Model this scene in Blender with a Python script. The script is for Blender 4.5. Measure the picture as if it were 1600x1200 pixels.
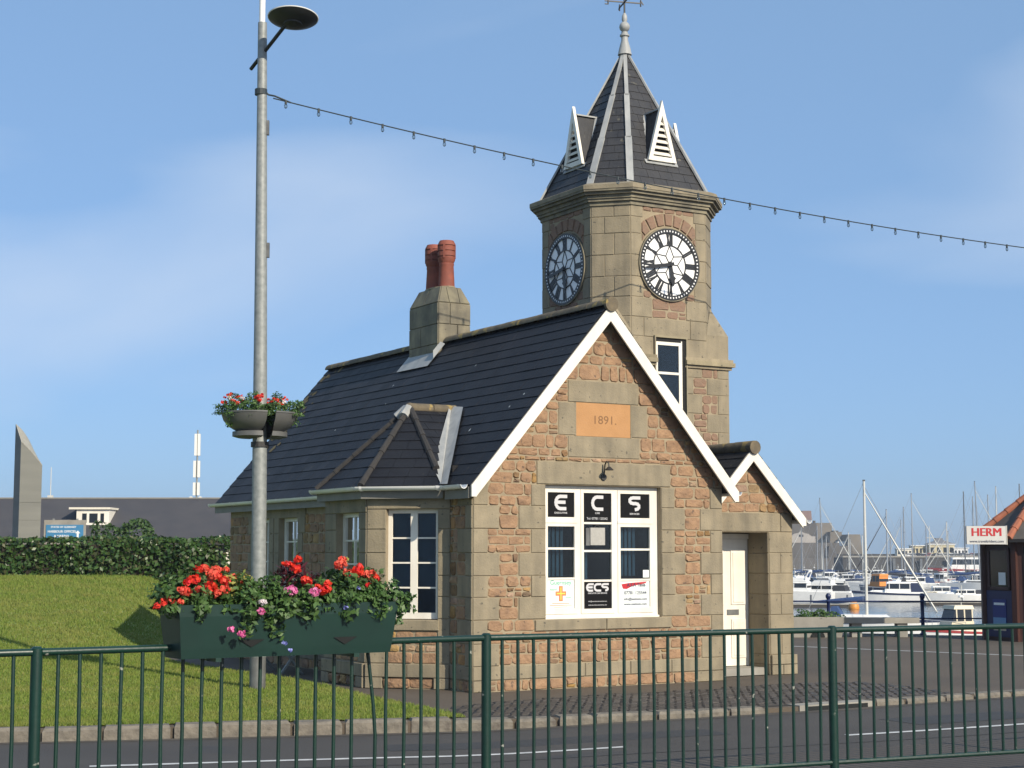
import bpy, math, random
import numpy as np
from mathutils import Vector
R = math.radians
random.seed(7); rng = np.random.default_rng(7)
scene = bpy.context.scene
for o in list(bpy.data.objects): bpy.data.objects.remove(o)
# ------------------------------------------------------------------ camera, sky, sun, exposure
CAM_H = 1.8; FPX = 2550.0; PITCH = math.atan((866-600)/FPX)
cd = bpy.data.cameras.new('camera'); cam = bpy.data.objects.new('camera', cd); scene.collection.objects.link(cam)
cam.location = (0, 0, CAM_H); cam.rotation_euler = (math.pi/2+PITCH, 0, 0)
cd.sensor_width = 36; cd.lens = FPX/1600*36; cd.clip_start = .1; cd.clip_end = 9000
scene.camera = cam
scene.render.resolution_x = 1024; scene.render.resolution_y = 768
SUN_AZ = R(37.0); SUN_EL = R(29.5)          # azimuth: degrees to the right of straight behind the camera
to_sun = Vector((math.sin(SUN_AZ)*math.cos(SUN_EL), -math.cos(SUN_AZ)*math.cos(SUN_EL), math.sin(SUN_EL)))
world = bpy.data.worlds.new('World'); scene.world = world; world.use_nodes = True
wn = world.node_tree; wn.nodes.clear()
def wnode(t, **k):
    n = wn.nodes.new(t)
    for a, b in k.items(): setattr(n, a, b)
    return n
sky = wnode('ShaderNodeTexSky', sky_type='NISHITA', sun_disc=False, sun_elevation=SUN_EL,
            sun_rotation=math.atan2(to_sun.x, to_sun.y), altitude=0, air_density=.65, dust_density=1.35, ozone_density=5.0)
bg = wnode('ShaderNodeBackground'); wo = wnode('ShaderNodeOutputWorld'); bg.inputs[1].default_value = .116
tc = wnode('ShaderNodeTexCoord'); mp = wnode('ShaderNodeMapping'); mp.inputs['Scale'].default_value = (1.0, 1.0, 3.6)
mp.inputs['Rotation'].default_value = (R(14), R(8), R(20)); mp.inputs['Location'].default_value = (2.7, 1.5, 1.68)
nz = wnode('ShaderNodeTexNoise'); nz.inputs['Scale'].default_value = 2.2; nz.inputs['Detail'].default_value = 5; nz.inputs['Roughness'].default_value = .42
nz.inputs['Distortion'].default_value = .5
cr = wnode('ShaderNodeValToRGB'); cr.color_ramp.elements[0].position = .45; cr.color_ramp.elements[1].position = .70
cr.color_ramp.elements[0].color = (0, 0, 0, 1); cr.color_ramp.elements[1].color = (.5, .5, .5, 1)
mx = wnode('ShaderNodeMix', data_type='RGBA'); mx.inputs[7].default_value = (4.9, 5.7, 6.9, 1)
L = wn.links
L.new(tc.outputs['Generated'], mp.inputs[0]); L.new(mp.outputs[0], nz.inputs['Vector']); L.new(nz.outputs[0], cr.inputs[0])
veil = wnode('ShaderNodeMix', data_type='RGBA'); veil.inputs[0].default_value = .5; veil.inputs[7].default_value = (2.7, 4.5, 6.9, 1); L.new(sky.outputs[0], veil.inputs[6])
L.new(cr.outputs[0], mx.inputs[0]); L.new(veil.outputs[2], mx.inputs[6]); L.new(mx.outputs[2], bg.inputs[0]); L.new(bg.outputs[0], wo.inputs[0])
sd = bpy.data.lights.new('sun', 'SUN'); sd.energy = 5.0; sd.angle = R(.53); sd.color = (1.0, .89, .72)
sun = bpy.data.objects.new('sun', sd); scene.collection.objects.link(sun)
sun.rotation_euler = to_sun.to_track_quat('Z', 'Y').to_euler(); sun.location = (30, -40, 40)
vs = scene.view_settings; vs.view_transform = 'Standard'; vs.look = 'None'; vs.exposure = .2; vs.gamma = 1; vs.use_curve_mapping = False
scene.render.engine = 'CYCLES'

# ------------------------------------------------------------------ helpers
def pray(x, y):                               # direction of a photograph pixel
    X = (x-800)/FPX; Y = -(y-600)/FPX; c, s = math.cos(PITCH), math.sin(PITCH)
    return Vector((X, c-s*Y, s+c*Y))
def pg(x, y, z=0.0):                          # pixel met with the horizontal plane at height z
    r = pray(x, y); k = (z-CAM_H)/r.z; return Vector((r.x*k, r.y*k, z))
def pd(x, y, D):                              # pixel at depth D
    r = pray(x, y); k = D/r.y; return Vector((r.x*k, D, CAM_H+r.z*k))
COL = scene.collection
def V(*a): return Vector(a)
class MB:
    def __init__(s): s.v = []; s.f = []; s.m = []; s.mi = 0
    def add(s, pts, faces):
        n = len(s.v); s.v += [tuple(p) for p in pts]
        for f in faces: s.f.append(tuple(i+n for i in f)); s.m.append(s.mi)
        return s
    def poly(s, *pts): return s.add(pts, [tuple(range(len(pts)))])
    def box(s, x0, x1, y0, y1, z0, z1):
        return s.add([(x0,y0,z0),(x1,y0,z0),(x1,y1,z0),(x0,y1,z0),(x0,y0,z1),(x1,y0,z1),(x1,y1,z1),(x0,y1,z1)],
            [(0,3,2,1),(4,5,6,7),(0,1,5,4),(1,2,6,5),(2,3,7,6),(3,0,4,7)])
    def hexa(s, p):                           # 8 points: bottom ring 4, top ring 4
        return s.add(p, [(0,3,2,1),(4,5,6,7),(0,1,5,4),(1,2,6,5),(2,3,7,6),(3,0,4,7)])
    def bar(s, a, b, w, h, up=(0,0,1)):       # rectangular bar from a to b
        a = Vector(a); b = Vector(b); d = (b-a).normalized(); u = Vector(up)
        x = d.cross(u)
        if x.length < 1e-4: x = d.cross(Vector((1,0,0)))
        x.normalize(); y = x.cross(d).normalized(); x *= w/2; y *= h/2
        return s.hexa([a-x-y, a+x-y, a+x+y, a-x+y, b-x-y, b+x-y, b+x+y, b-x+y])
    def tube(s, path, r, n=10, cap=True):
        path = [Vector(p) for p in path]; k = len(path)
        rr = r if isinstance(r, (list, tuple)) else [r]*k
        pts = []; ref = None
        for i, p in enumerate(path):
            d = (path[min(i+1,k-1)]-path[max(i-1,0)]).normalized()
            if ref is None:
                ref = Vector((0,0,1)) if abs(d.z) < .9 else Vector((1,0,0))
            x = d.cross(ref).normalized(); y = x.cross(d).normalized(); ref = y if abs(d.z) < .9 else ref
            for j in range(n):
                a = 2*math.pi*j/n; pts.append(p+x*math.cos(a)*rr[i]+y*math.sin(a)*rr[i])
        fs = [(i*n+j, i*n+(j+1)%n, (i+1)*n+(j+1)%n, (i+1)*n+j) for i in range(k-1) for j in range(n)]
        if cap: fs += [tuple(range(n))[::-1], tuple((k-1)*n+j for j in range(n))]
        return s.add(pts, fs)
    def lathe(s, prof, c=(0,0,0), n=20, sx=1, sy=1):
        pts = []; c = Vector(c)
        for r, z in prof:
            for j in range(n):
                a = 2*math.pi*j/n; pts.append(c+Vector((r*math.cos(a)*sx, r*math.sin(a)*sy, z)))
        k = len(prof)
        fs = [(i*n+j, i*n+(j+1)%n, (i+1)*n+(j+1)%n, (i+1)*n+j) for i in range(k-1) for j in range(n)]
        fs += [tuple(range(n))[::-1], tuple((k-1)*n+j for j in range(n))]
        return s.add(pts, fs)
    def prism(s, poly, fn, d0, d1):           # poly 2D, fn(x, y, d) -> point
        n = len(poly)
        pts = [fn(x, y, d0) for x, y in poly]+[fn(x, y, d1) for x, y in poly]
        return s.add(pts, [tuple(range(n))[::-1], tuple(range(n, 2*n))]+[(i, (i+1)%n, n+(i+1)%n, n+i) for i in range(n)])
    def sphere(s, c, r, n=10, m=6, sz=1):
        return s.lathe([(max(1e-4, r*math.sin(math.pi*i/m)), -r*sz*math.cos(math.pi*i/m)) for i in range(m+1)], c, n)
    def mesh(s, name, mats):
        me = bpy.data.meshes.new(name); me.from_pydata(s.v, [], s.f)
        for m in (mats if isinstance(mats, (list, tuple)) else [mats]): me.materials.append(m)
        if any(s.m): me.polygons.foreach_set('material_index', s.m)
        return me
    def build(s, name, mat, parent=None, smooth=False, **props):
        me = s.mesh(name, mat)
        if smooth: me.polygons.foreach_set('use_smooth', [True]*len(me.polygons)); me.set_sharp_from_angle(angle=R(40))
        return link(name, me, parent, **props)
def link(name, data, parent=None, **props):
    o = bpy.data.objects.new(name, data); COL.objects.link(o)
    if parent: o.parent = parent
    for k, v in props.items(): o[k] = v
    return o
def thing(name, label, cat, loc=(0,0,0), rz=0, group=None):
    o = bpy.data.objects.new(name, None); COL.objects.link(o); o.location = loc; o.rotation_euler = (0,0,rz)
    o.empty_display_size = .2; o['label'] = label; o['category'] = cat
    if group: o['group'] = group
    return o
def npmesh(name, verts, faces, mat, parent=None, **props):   # fast uniform-size face mesh
    me = bpy.data.meshes.new(name); nv = len(verts); nf, k = faces.shape
    me.vertices.add(nv); me.vertices.foreach_set('co', np.asarray(verts, dtype=np.float32).ravel())
    me.loops.add(nf*k); me.loops.foreach_set('vertex_index', faces.astype(np.int32).ravel())
    me.polygons.add(nf); me.polygons.foreach_set('loop_start', np.arange(0, nf*k, k, dtype=np.int32))
    me.update(calc_edges=True); me.materials.append(mat)
    return link(name, me, parent, **props)

# ------------------------------------------------------------------ materials
MATS = {}
def mat(name, col, rough=.7, var=0.0, col2=None, scale=8, detail=4, bump=0, bscale=None, isl=0, metal=0, spec=.5, spots=None, coord='Object', stretch=None, streak=0):
    """procedural material: col<->col2 by noise, optional value change per mesh island, optional spots and bump"""
    m = bpy.data.materials.new(name); m.use_nodes = True; nt = m.node_tree; b = nt.nodes['Principled BSDF']
    b.inputs['Roughness'].default_value = rough; b.inputs['Metallic'].default_value = metal
    b.inputs['Specular IOR Level'].default_value = spec
    N = nt.nodes.new; lk = nt.links.new
    t = N('ShaderNodeTexCoord'); src = t.outputs[coord]
    if stretch:
        mpn = N('ShaderNodeMapping'); mpn.inputs['Scale'].default_value = stretch; lk(src, mpn.inputs[0]); src = mpn.outputs[0]
    n = N('ShaderNodeTexNoise'); n.inputs['Scale'].default_value = scale; n.inputs['Detail'].default_value = detail; lk(src, n.inputs['Vector'])
    c2 = col2 or tuple(c*(1-var) for c in col)
    rp = N('ShaderNodeMapRange'); rp.inputs[1].default_value = .3; rp.inputs[2].default_value = .7; lk(n.outputs[0], rp.inputs[0])
    mi = N('ShaderNodeMix'); mi.data_type = 'RGBA'; mi.inputs[6].default_value = (*col, 1); mi.inputs[7].default_value = (*c2, 1); lk(rp.outputs[0], mi.inputs[0])
    out = mi.outputs[2]
    if spots:
        sc, thr, scol = spots
        vn = N('ShaderNodeTexNoise'); vn.inputs['Scale'].default_value = sc; vn.inputs['Detail'].default_value = 2; lk(src, vn.inputs['Vector'])
        sr = N('ShaderNodeMapRange'); sr.inputs[1].default_value = thr; sr.inputs[2].default_value = thr+.05; lk(vn.outputs[0], sr.inputs[0])
        m2 = N('ShaderNodeMix'); m2.data_type = 'RGBA'; m2.inputs[7].default_value = (*scol, 1); lk(sr.outputs[0], m2.inputs[0]); lk(out, m2.inputs[6]); out = m2.outputs[2]
    if streak:
        sm = N('ShaderNodeMapping'); sm.inputs['Scale'].default_value = (5,5,.55); lk(t.outputs[coord], sm.inputs[0]); sn = N('ShaderNodeTexNoise'); sn.inputs['Scale'].default_value = 1.3; sn.inputs['Detail'].default_value = 6; lk(sm.outputs[0], sn.inputs['Vector'])
        sr2 = N('ShaderNodeMapRange'); sr2.inputs[1].default_value = .45; sr2.inputs[2].default_value = .75; sr2.inputs[3].default_value = 0; sr2.inputs[4].default_value = streak; lk(sn.outputs[0], sr2.inputs[0])
        m3 = N('ShaderNodeMix'); m3.data_type = 'RGBA'; m3.inputs[7].default_value = (.07,.063,.05,1); lk(sr2.outputs[0], m3.inputs[0]); lk(out, m3.inputs[6]); out = m3.outputs[2]
    if isl:
        g = N('ShaderNodeNewGeometry'); h = N('ShaderNodeHueSaturation'); lk(out, h.inputs['Color'])
        a = N('ShaderNodeMapRange'); a.inputs[3].default_value = 1-isl; a.inputs[4].default_value = 1+isl*.8; lk(g.outputs['Random Per Island'], a.inputs[0]); lk(a.outputs[0], h.inputs['Value'])
        w = N('ShaderNodeTexWhiteNoise'); w.noise_dimensions = '1D'; lk(g.outputs['Random Per Island'], w.inputs['W'])
        hh = N('ShaderNodeMapRange'); hh.inputs[3].default_value = .5-.02*isl; hh.inputs[4].default_value = .5+.045*isl; lk(w.outputs[0], hh.inputs[0]); lk(hh.outputs[0], h.inputs['Hue'])
        ss = N('ShaderNodeMapRange'); ss.inputs[3].default_value = 1-isl*.7; ss.inputs[4].default_value = 1+isl*.5; lk(w.outputs[1], ss.inputs[0]); lk(ss.outputs[0], h.inputs['Saturation'])
        out = h.outputs[0]
    lk(out, b.inputs['Base Color'])
    if bump:
        bn = N('ShaderNodeTexNoise'); bn.inputs['Scale'].default_value = bscale or scale*4; bn.inputs['Detail'].default_value = 5; lk(src, bn.inputs['Vector'])
        bu = N('ShaderNodeBump'); bu.inputs['Strength'].default_value = bump; bu.inputs['Distance'].default_value = .02; lk(bn.outputs[0], bu.inputs['Height']); lk(bu.outputs[0], b.inputs['Normal'])
    MATS[name] = m; return m
M = MATS
mat('rubble', (.325,.195,.098), .9, col2=(.205,.122,.066), scale=7, bump=1.0, bscale=20, isl=.4, spots=(14,.66,(.13,.085,.055)))
mat('rubble_tower', (.22,.13,.08), .88, col2=(.19,.125,.08), scale=9, bump=.6, bscale=22, isl=.4, spots=(14,.66,(.13,.085,.06)))
mat('ashlar', (.275,.23,.15), .85, col2=(.19,.162,.108), scale=3.2, detail=6, bump=.3, bscale=40, isl=.2, spots=(16,.68,(.1,.09,.065)), streak=.4)
mat('ashlar_weathered', (.25,.22,.145), .87, col2=(.115,.105,.08), scale=3.5, detail=6, bump=.3, bscale=40, isl=.14, spots=(16,.7,(.08,.07,.055)), streak=.6)
mat('mortar', (.31,.255,.17), .92, col2=(.24,.195,.13), scale=6, bump=.4, bscale=60)
mat('plaque', (.42,.225,.095), .85, col2=(.37,.195,.08), scale=5, bump=.15, bscale=60)
mat('plaque_cut_shade', (.19,.1,.045), .9)
mat('slate', (.012,.013,.0165), .58, col2=(.019,.0205,.025), scale=2.2, bump=.25, bscale=26, isl=.34, spec=.24, spots=(9,.73,(.075,.07,.058)))
mat('slate_old', (.026,.027,.031), .56, col2=(.04,.04,.042), scale=4, bump=.3, bscale=26, isl=.22, spec=.4, spots=(7,.67,(.09,.085,.07)))
mat('underlay', (.015,.016,.018), .9)
mat('ridge_tile', (.15,.12,.075), .9, col2=(.08,.068,.05), scale=7, bump=.5, spots=(5,.6,(.26,.19,.07)))
mat('lichen', (.16,.12,.05), .95, col2=(.09,.075,.04), scale=20)
mat('hip_tile', (.022,.021,.021), .8, col2=(.035,.032,.03), scale=7, bump=.3, spots=(9,.74,(.08,.065,.045)))
mat('lead', (.36,.365,.35), .55, col2=(.25,.26,.26), scale=6, bump=.2, stretch=(1,1,.3))
mat('white_paint', (.76,.73,.65), .42, col2=(.68,.64,.55), scale=2.5, bump=.06, bscale=30, streak=.13)
mat('white_plastic', (.78,.78,.76), .3, col2=(.68,.68,.65), scale=4)
mat('fascia_grey', (.2,.19,.165), .6, var=.2, scale=4)
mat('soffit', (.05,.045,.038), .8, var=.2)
mat('terracotta', (.25,.068,.042), .75, col2=(.16,.048,.033), scale=5, bump=.15)
mat('clock_white', (.82,.82,.8), .3, col2=(.76,.77,.76), scale=4)
mat('clock_black', (.012,.012,.013), .4)
mat('black_panel', (.004,.004,.005), .6, spec=.15)
mat('poster_white', (.72,.76,.74), .5, col2=(.69,.74,.72))
mat('silver_ink', (.52,.52,.53), .45)
mat('green_ink', (.16,.45,.3), .6); mat('red_ink', (.42,.012,.02), .6); mat('orange_ink', (.72,.2,.08), .6); mat('dark_ink', (.02,.03,.07), .6)
mat('yellow_ink', (.8,.62,.08), .6)
mat('blind', (.11,.21,.28), .7, var=.3, scale=5)
mat('bay_blind', (.11,.17,.23), .75, var=.2, scale=4)
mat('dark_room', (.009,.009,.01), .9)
mat('speaker_grey', (.36,.35,.32), .6, var=.15, scale=30)
mat('iron', (.03,.028,.026), .5, var=.3)
mat('fence_green', (.004,.03,.02), .38, col2=(.005,.024,.018), scale=5, bump=.08, spots=(20,.705,(.26,.27,.23)))
mat('planter_green', (.005,.024,.019), .42, col2=(.006,.03,.023), scale=4, bump=.05)
mat('slot_dark', (.004,.006,.006), .8)
mat('bowl_grey', (.085,.087,.087), .5, col2=(.11,.11,.105), scale=6)
mat('soil', (.025,.02,.014), .95)
mat('galvanised', (.27,.285,.275), .55, col2=(.18,.195,.19), scale=16, detail=6, metal=.2, bump=.1)
mat('galvanised_base', (.16,.165,.16), .6, col2=(.1,.1,.1), scale=8, metal=.3)
mat('lamp_dark', (.016,.017,.018), .5)
mat('lamp_white', (.7,.7,.68), .4)
mat('cable', (.02,.03,.035), .6)
mat('lamp_glass', (.75,.77,.75), .12)
mat('tarmac_road', (.057,.053,.049), .88, col2=(.043,.04,.038), scale=.7, detail=8, bump=.35, bscale=70, spots=(.5,.66,(.034,.036,.04)))
mat('tarmac_brown', (.098,.077,.056), .9, col2=(.068,.055,.042), scale=.55, detail=9, bump=.3, bscale=60)
mat('tarmac_path', (.075,.065,.055), .9, col2=(.055,.048,.042), scale=.9, detail=8, bump=.3, bscale=60)
mat('road_dirt', (.085,.072,.055), .95, col2=(.045,.04,.035), scale=3, detail=8)
mat('tar_patch', (.036,.038,.041), .85, col2=(.028,.03,.033), scale=2, bump=.3, bscale=60)
mat('line_white', (.62,.62,.6), .7, col2=(.36,.37,.37), scale=9, detail=6)
mat('kerb', (.19,.168,.132), .88, col2=(.11,.098,.08), scale=9, bump=1.0, bscale=16, isl=.3, spots=(9,.68,(.1,.085,.07)))
mat('sett', (.055,.046,.039), .65, col2=(.036,.031,.028), scale=10, bump=.4, bscale=24, isl=.4)
mat('sett_bed', (.032,.028,.025), .95, var=.3)
mat('concrete', (.3,.285,.25), .9, col2=(.22,.21,.185), scale=3, bump=.2)
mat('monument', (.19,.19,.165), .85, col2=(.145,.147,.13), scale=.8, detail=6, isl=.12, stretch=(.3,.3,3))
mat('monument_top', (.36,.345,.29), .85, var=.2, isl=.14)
mat('far_slate', (.045,.045,.052), .75, col2=(.058,.056,.06), scale=1.2, detail=6, bump=.1)
mat('cream_wall', (.66,.62,.52), .8, var=.1)
mat('sign_shaded_white', (.5,.5,.48), .5, var=.06); mat('sign_blue', (.05,.2,.38), .5, var=.08); mat('sign_white', (.75,.76,.75), .5)
mat('antenna_white', (.72,.71,.66), .6)
mat('castle_stone', (.105,.093,.078), .95, col2=(.06,.054,.048), scale=.12, detail=7, bump=.2, bscale=.5)
mat('castle_light', (.19,.165,.13), .95, col2=(.13,.113,.09), scale=.14, detail=7)
mat('castle_render', (.36,.33,.29), .9, col2=(.31,.285,.255), scale=.2)
mat('castle_brick', (.22,.14,.12), .9, var=.2, scale=.3)
mat('pier_wall', (.06,.057,.054), .95, col2=(.038,.037,.036), scale=.1, detail=8)
mat('yellow_wall', (.52,.46,.3), .85, var=.12, scale=.3)
mat('grey_roof', (.17,.175,.19), .8, var=.2)
mat('gel_white', (.78,.78,.75), .3, col2=(.7,.7,.68), scale=1.5); mat('gel_cream', (.62,.55,.4), .45, var=.12)
mat('navy', (.015,.022,.06), .35); mat('boat_red', (.3,.03,.03), .5); mat('boat_orange', (.62,.22,.04), .5); mat('boat_grey', (.33,.36,.38), .5)
mat('boat_window', (.012,.015,.02), .12); mat('canvas_blue', (.025,.06,.16), .8); mat('canvas_dark', (.02,.022,.03), .8)
mat('alu', (.3,.32,.34), .4, metal=.4); mat('spar_white', (.5,.5,.46), .5); mat('spar_dark', (.1,.11,.12), .45); mat('wood_dark', (.035,.028,.022), .7, var=.3)
mat('buoy_orange', (.6,.24,.03), .5, var=.15)
mat('blue_paint', (.008,.018,.08), .4, var=.2)
mat('kiosk_wood', (.06,.022,.016), .55, col2=(.035,.014,.012), scale=4, stretch=(6,6,.6))
mat('kiosk_blue', (.007,.014,.075), .45, var=.15); mat('kiosk_dark', (.008,.008,.01), .6)
mat('pantile', (.32,.1,.045), .8, col2=(.22,.072,.035), scale=7, bump=.3, isl=.22)
mat('felt', (.085,.078,.072), .9, var=.25, scale=6)
mat('poster_blue', (.012,.025,.16), .5); mat('poster_sea', (.12,.25,.42), .5); mat('poster_sand', (.42,.36,.26), .6)
mat('bark', (.07,.05,.035), .9, var=.3)
# glass
def glass_mat(name, tint, refl):
    m = bpy.data.materials.new(name); m.use_nodes = True; nt = m.node_tree; nt.nodes.remove(nt.nodes['Principled BSDF'])
    o = nt.nodes['Material Output']; tr = nt.nodes.new('ShaderNodeBsdfTransparent'); tr.inputs[0].default_value = (*tint, 1)
    gl = nt.nodes.new('ShaderNodeBsdfGlossy'); gl.inputs['Roughness'].default_value = .03; fr = nt.nodes.new('ShaderNodeFresnel'); fr.inputs[0].default_value = 1.5
    ad = nt.nodes.new('ShaderNodeMath'); ad.inputs[1].default_value = refl; nt.links.new(fr.outputs[0], ad.inputs[0])
    mx_ = nt.nodes.new('ShaderNodeMixShader'); nt.links.new(ad.outputs[0], mx_.inputs[0]); nt.links.new(tr.outputs[0], mx_.inputs[1]); nt.links.new(gl.outputs[0], mx_.inputs[2]); nt.links.new(mx_.outputs[0], o.inputs[0])
    MATS[name] = m
glass_mat('glass', (.62,.68,.72), -.012)
glass_mat('bulb_glass', (.72,.76,.76), .05)
# leaves: colour by island, slightly translucent
def leaf_mat(name, cols, rough=.5, trans=.25, spec=.35):
    m = bpy.data.materials.new(name); m.use_nodes = True; nt = m.node_tree; b = nt.nodes['Principled BSDF']; o = nt.nodes['Material Output']
    g = nt.nodes.new('ShaderNodeNewGeometry'); r = nt.nodes.new('ShaderNodeValToRGB'); el = r.color_ramp.elements
    while len(el) < len(cols): el.new(.5)
    for i, c in enumerate(cols): el[i].position = i/(len(cols)-1); el[i].color = (*c, 1)
    nt.links.new(g.outputs['Random Per Island'], r.inputs[0]); nt.links.new(r.outputs[0], b.inputs['Base Color']); b.inputs['Roughness'].default_value = rough
    b.inputs['Specular IOR Level'].default_value = spec
    tl = nt.nodes.new('ShaderNodeBsdfTranslucent'); nt.links.new(r.outputs[0], tl.inputs[0]); mx_ = nt.nodes.new('ShaderNodeMixShader'); mx_.inputs[0].default_value = trans
    nt.links.new(b.outputs[0], mx_.inputs[1]); nt.links.new(tl.outputs[0], mx_.inputs[2]); nt.links.new(mx_.outputs[0], o.inputs[0]); MATS[name] = m
leaf_mat('hedge_leaf', [(.025,.06,.016),(.045,.1,.026),(.075,.135,.035),(.035,.08,.022),(.1,.1,.045)], .36)
leaf_mat('bush_leaf', [(.03,.065,.018),(.055,.105,.03),(.075,.13,.04)], .5)
leaf_mat('plant_leaf', [(.03,.07,.02),(.06,.13,.03),(.1,.18,.05),(.045,.09,.03)], .5)
leaf_mat('lime_leaf', [(.3,.3,.06),(.42,.36,.1),(.2,.24,.05)], .55)
leaf_mat('purple_leaf', [(.05,.008,.014),(.09,.015,.02),(.03,.01,.012)], .4)
leaf_mat('red_petal', [(.68,.03,.02),(.8,.07,.03),(.75,.03,.05)], .55, .3); leaf_mat('coral_petal', [(.75,.09,.05),(.82,.16,.1),(.7,.05,.04)], .55, .3)
leaf_mat('pink_petal', [(.75,.16,.4),(.8,.28,.5),(.7,.1,.32)], .55, .3); leaf_mat('white_petal', [(.78,.76,.74),(.8,.7,.72)], .55, .3)
leaf_mat('blue_petal', [(.2,.22,.6),(.35,.38,.75)], .55, .3)
leaf_mat('grass_blade', [(.125,.19,.03),(.165,.235,.04),(.215,.26,.055),(.115,.18,.028),(.27,.27,.08)], .65, .3, .2)
_nt = M['grass_blade'].node_tree; _r = next(n for n in _nt.nodes if n.type == 'VALTORGB'); _t = _nt.nodes.new('ShaderNodeTexCoord'); _p = _nt.nodes.new('ShaderNodeTexNoise'); _p.inputs['Scale'].default_value = .9; _p.inputs['Detail'].default_value = 7; _p.inputs['Roughness'].default_value = .65
_q = _nt.nodes.new('ShaderNodeMapRange'); _q.inputs[1].default_value = .46; _q.inputs[2].default_value = .68; _q.inputs[4].default_value = .5; _x = _nt.nodes.new('ShaderNodeMix'); _x.data_type = 'RGBA'; _x.inputs[7].default_value = (.28,.25,.08,1)
_nt.links.new(_t.outputs['Object'], _p.inputs['Vector']); _nt.links.new(_p.outputs[0], _q.inputs[0]); _nt.links.new(_q.outputs[0], _x.inputs[0]); _nt.links.new(_r.outputs[0], _x.inputs[6])
for _n in _nt.nodes:
    if _n.type in ('BSDF_PRINCIPLED', 'BSDF_TRANSLUCENT'): _nt.links.new(_x.outputs[2], _n.inputs[0])
mat('lawn', (.15,.21,.04), .95, col2=(.21,.24,.06), scale=.8, detail=9, bump=.5, bscale=30, spots=(2.2,.62,(.29,.26,.11)), coord='Object')
# water
mat('water', (.012,.045,.085), .1, col2=(.03,.06,.09), scale=.2, spec=.5)
_nt = M['water'].node_tree; _b = _nt.nodes['Principled BSDF']; _t = _nt.nodes['Texture Coordinate']
_mp = _nt.nodes.new('ShaderNodeMapping'); _mp.inputs['Scale'].default_value = (.9, .35, 1); _n = _nt.nodes.new('ShaderNodeTexNoise'); _n.inputs['Scale'].default_value = 1.1; _n.inputs['Detail'].default_value = 4
_bu = _nt.nodes.new('ShaderNodeBump'); _bu.inputs['Strength'].default_value = .3; _bu.inputs['Distance'].default_value = .3
_nt.links.new(_t.outputs['Object'], _mp.inputs[0]); _nt.links.new(_mp.outputs[0], _n.inputs['Vector']); _nt.links.new(_n.outputs[0], _bu.inputs['Height']); _nt.links.new(_bu.outputs[0], _b.inputs['Normal'])

# ------------------------------------------------------------------ text as flat mesh
def text(body, size, m, parent, place, name='lettering', ext=.0015, bold=0.0, sx=1.0, shear=0.0, **props):
    cu = bpy.data.curves.new('t', 'FONT'); cu.body = body; cu.size = size; cu.align_x = 'CENTER'; cu.align_y = 'CENTER'; cu.extrude = ext; cu.offset = bold*size; cu.resolution_u = 3; cu.shear = shear
    ob = bpy.data.objects.new('t', cu); COL.objects.link(ob); dg = bpy.context.evaluated_depsgraph_get()
    me = bpy.data.meshes.new_from_object(ob.evaluated_get(dg)); bpy.data.objects.remove(ob)
    for v in me.vertices: v.co = place(v.co.x*sx, v.co.y, v.co.z)
    me.materials.clear(); me.materials.append(m); me.name = name
    return link(name, me, parent, **props)

# ------------------------------------------------------------------ wall frames, stones and slates
class Frame:                                   # wall plane: s along the wall, z up, o outwards
    def __init__(f, o, ex, n): f.o = Vector((*o, 0)); f.ex = Vector((*ex, 0)).normalized(); f.n = Vector((*n, 0)).normalized()
    def P(f, s, z, o=0): return f.o+f.ex*s+f.n*o+Vector((0,0,z))
def clip(poly, a, b, c):                       # keep a*x+b*y <= c
    out = []
    for i in range(len(poly)):
        p, q = poly[i], poly[(i+1)%len(poly)]; dp = a*p[0]+b*p[1]-c; dq = a*q[0]+b*q[1]-c
        if dp <= 0: out.append(p)
        if dp*dq < 0: t = dp/(dp-dq); out.append((p[0]+(q[0]-p[0])*t, p[1]+(q[1]-p[1])*t))
    return out
def stone_piece(F, s0, s1, z0, z1, out=.022, halfplanes=(), gap=.0065, rnd=random):
    g = gap; s0 += g*rnd.uniform(.5,1.3); s1 -= g*rnd.uniform(.5,1.3); z0 += g*rnd.uniform(.5,1.2); z1 -= g*rnd.uniform(.5,1.2)
    if s1-s0 < .025 or z1-z0 < .02: return None
    c = min(s1-s0, z1-z0)*rnd.uniform(.12,.24); j = lambda: rnd.uniform(-.011,.011)
    pl = [(s0+c+j(), z0+j()*.6), (s1-c+j(), z0+j()*.6), (s1+j(), z0+c), (s1+j(), z1-c), (s1-c+j(), z1+j()*.6), (s0+c+j(), z1+j()*.6), (s0+j(), z1-c), (s0+j(), z0+c)]
    for h in halfplanes: pl = clip(pl, *h)
    if len(pl) < 3: return None
    cx = sum(p[0] for p in pl)/len(pl); cz = sum(p[1] for p in pl)/len(pl); n = len(pl)
    W = max(p[0] for p in pl)-min(p[0] for p in pl); Hh = max(p[1] for p in pl)-min(p[1] for p in pl)
    if W < .03 or Hh < .025: return None
    kx = max(.3, 1-rnd.uniform(.016,.034)/W); kz = max(.3, 1-rnd.uniform(.014,.032)/Hh); o = out*rnd.uniform(.35,1.25)
    b = [F.P(x, z, -.004) for x, z in pl]; t = [F.P(cx+(x-cx)*kx+rnd.uniform(-.006,.006), cz+(z-cz)*kz+rnd.uniform(-.006,.006), o*rnd.uniform(.45,1.25)) for x, z in pl]
    ctr = F.P(cx+rnd.uniform(-.1,.1)*W, cz+rnd.uniform(-.1,.1)*Hh, o*rnd.uniform(.7,1.4))
    v = b+t+[ctr]; f = [(i, (i+1)%n, n+(i+1)%n, n+i) for i in range(n)]+[(n+i, n+(i+1)%n, 2*n) for i in range(n)]
    return (v, f, W*Hh)
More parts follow.
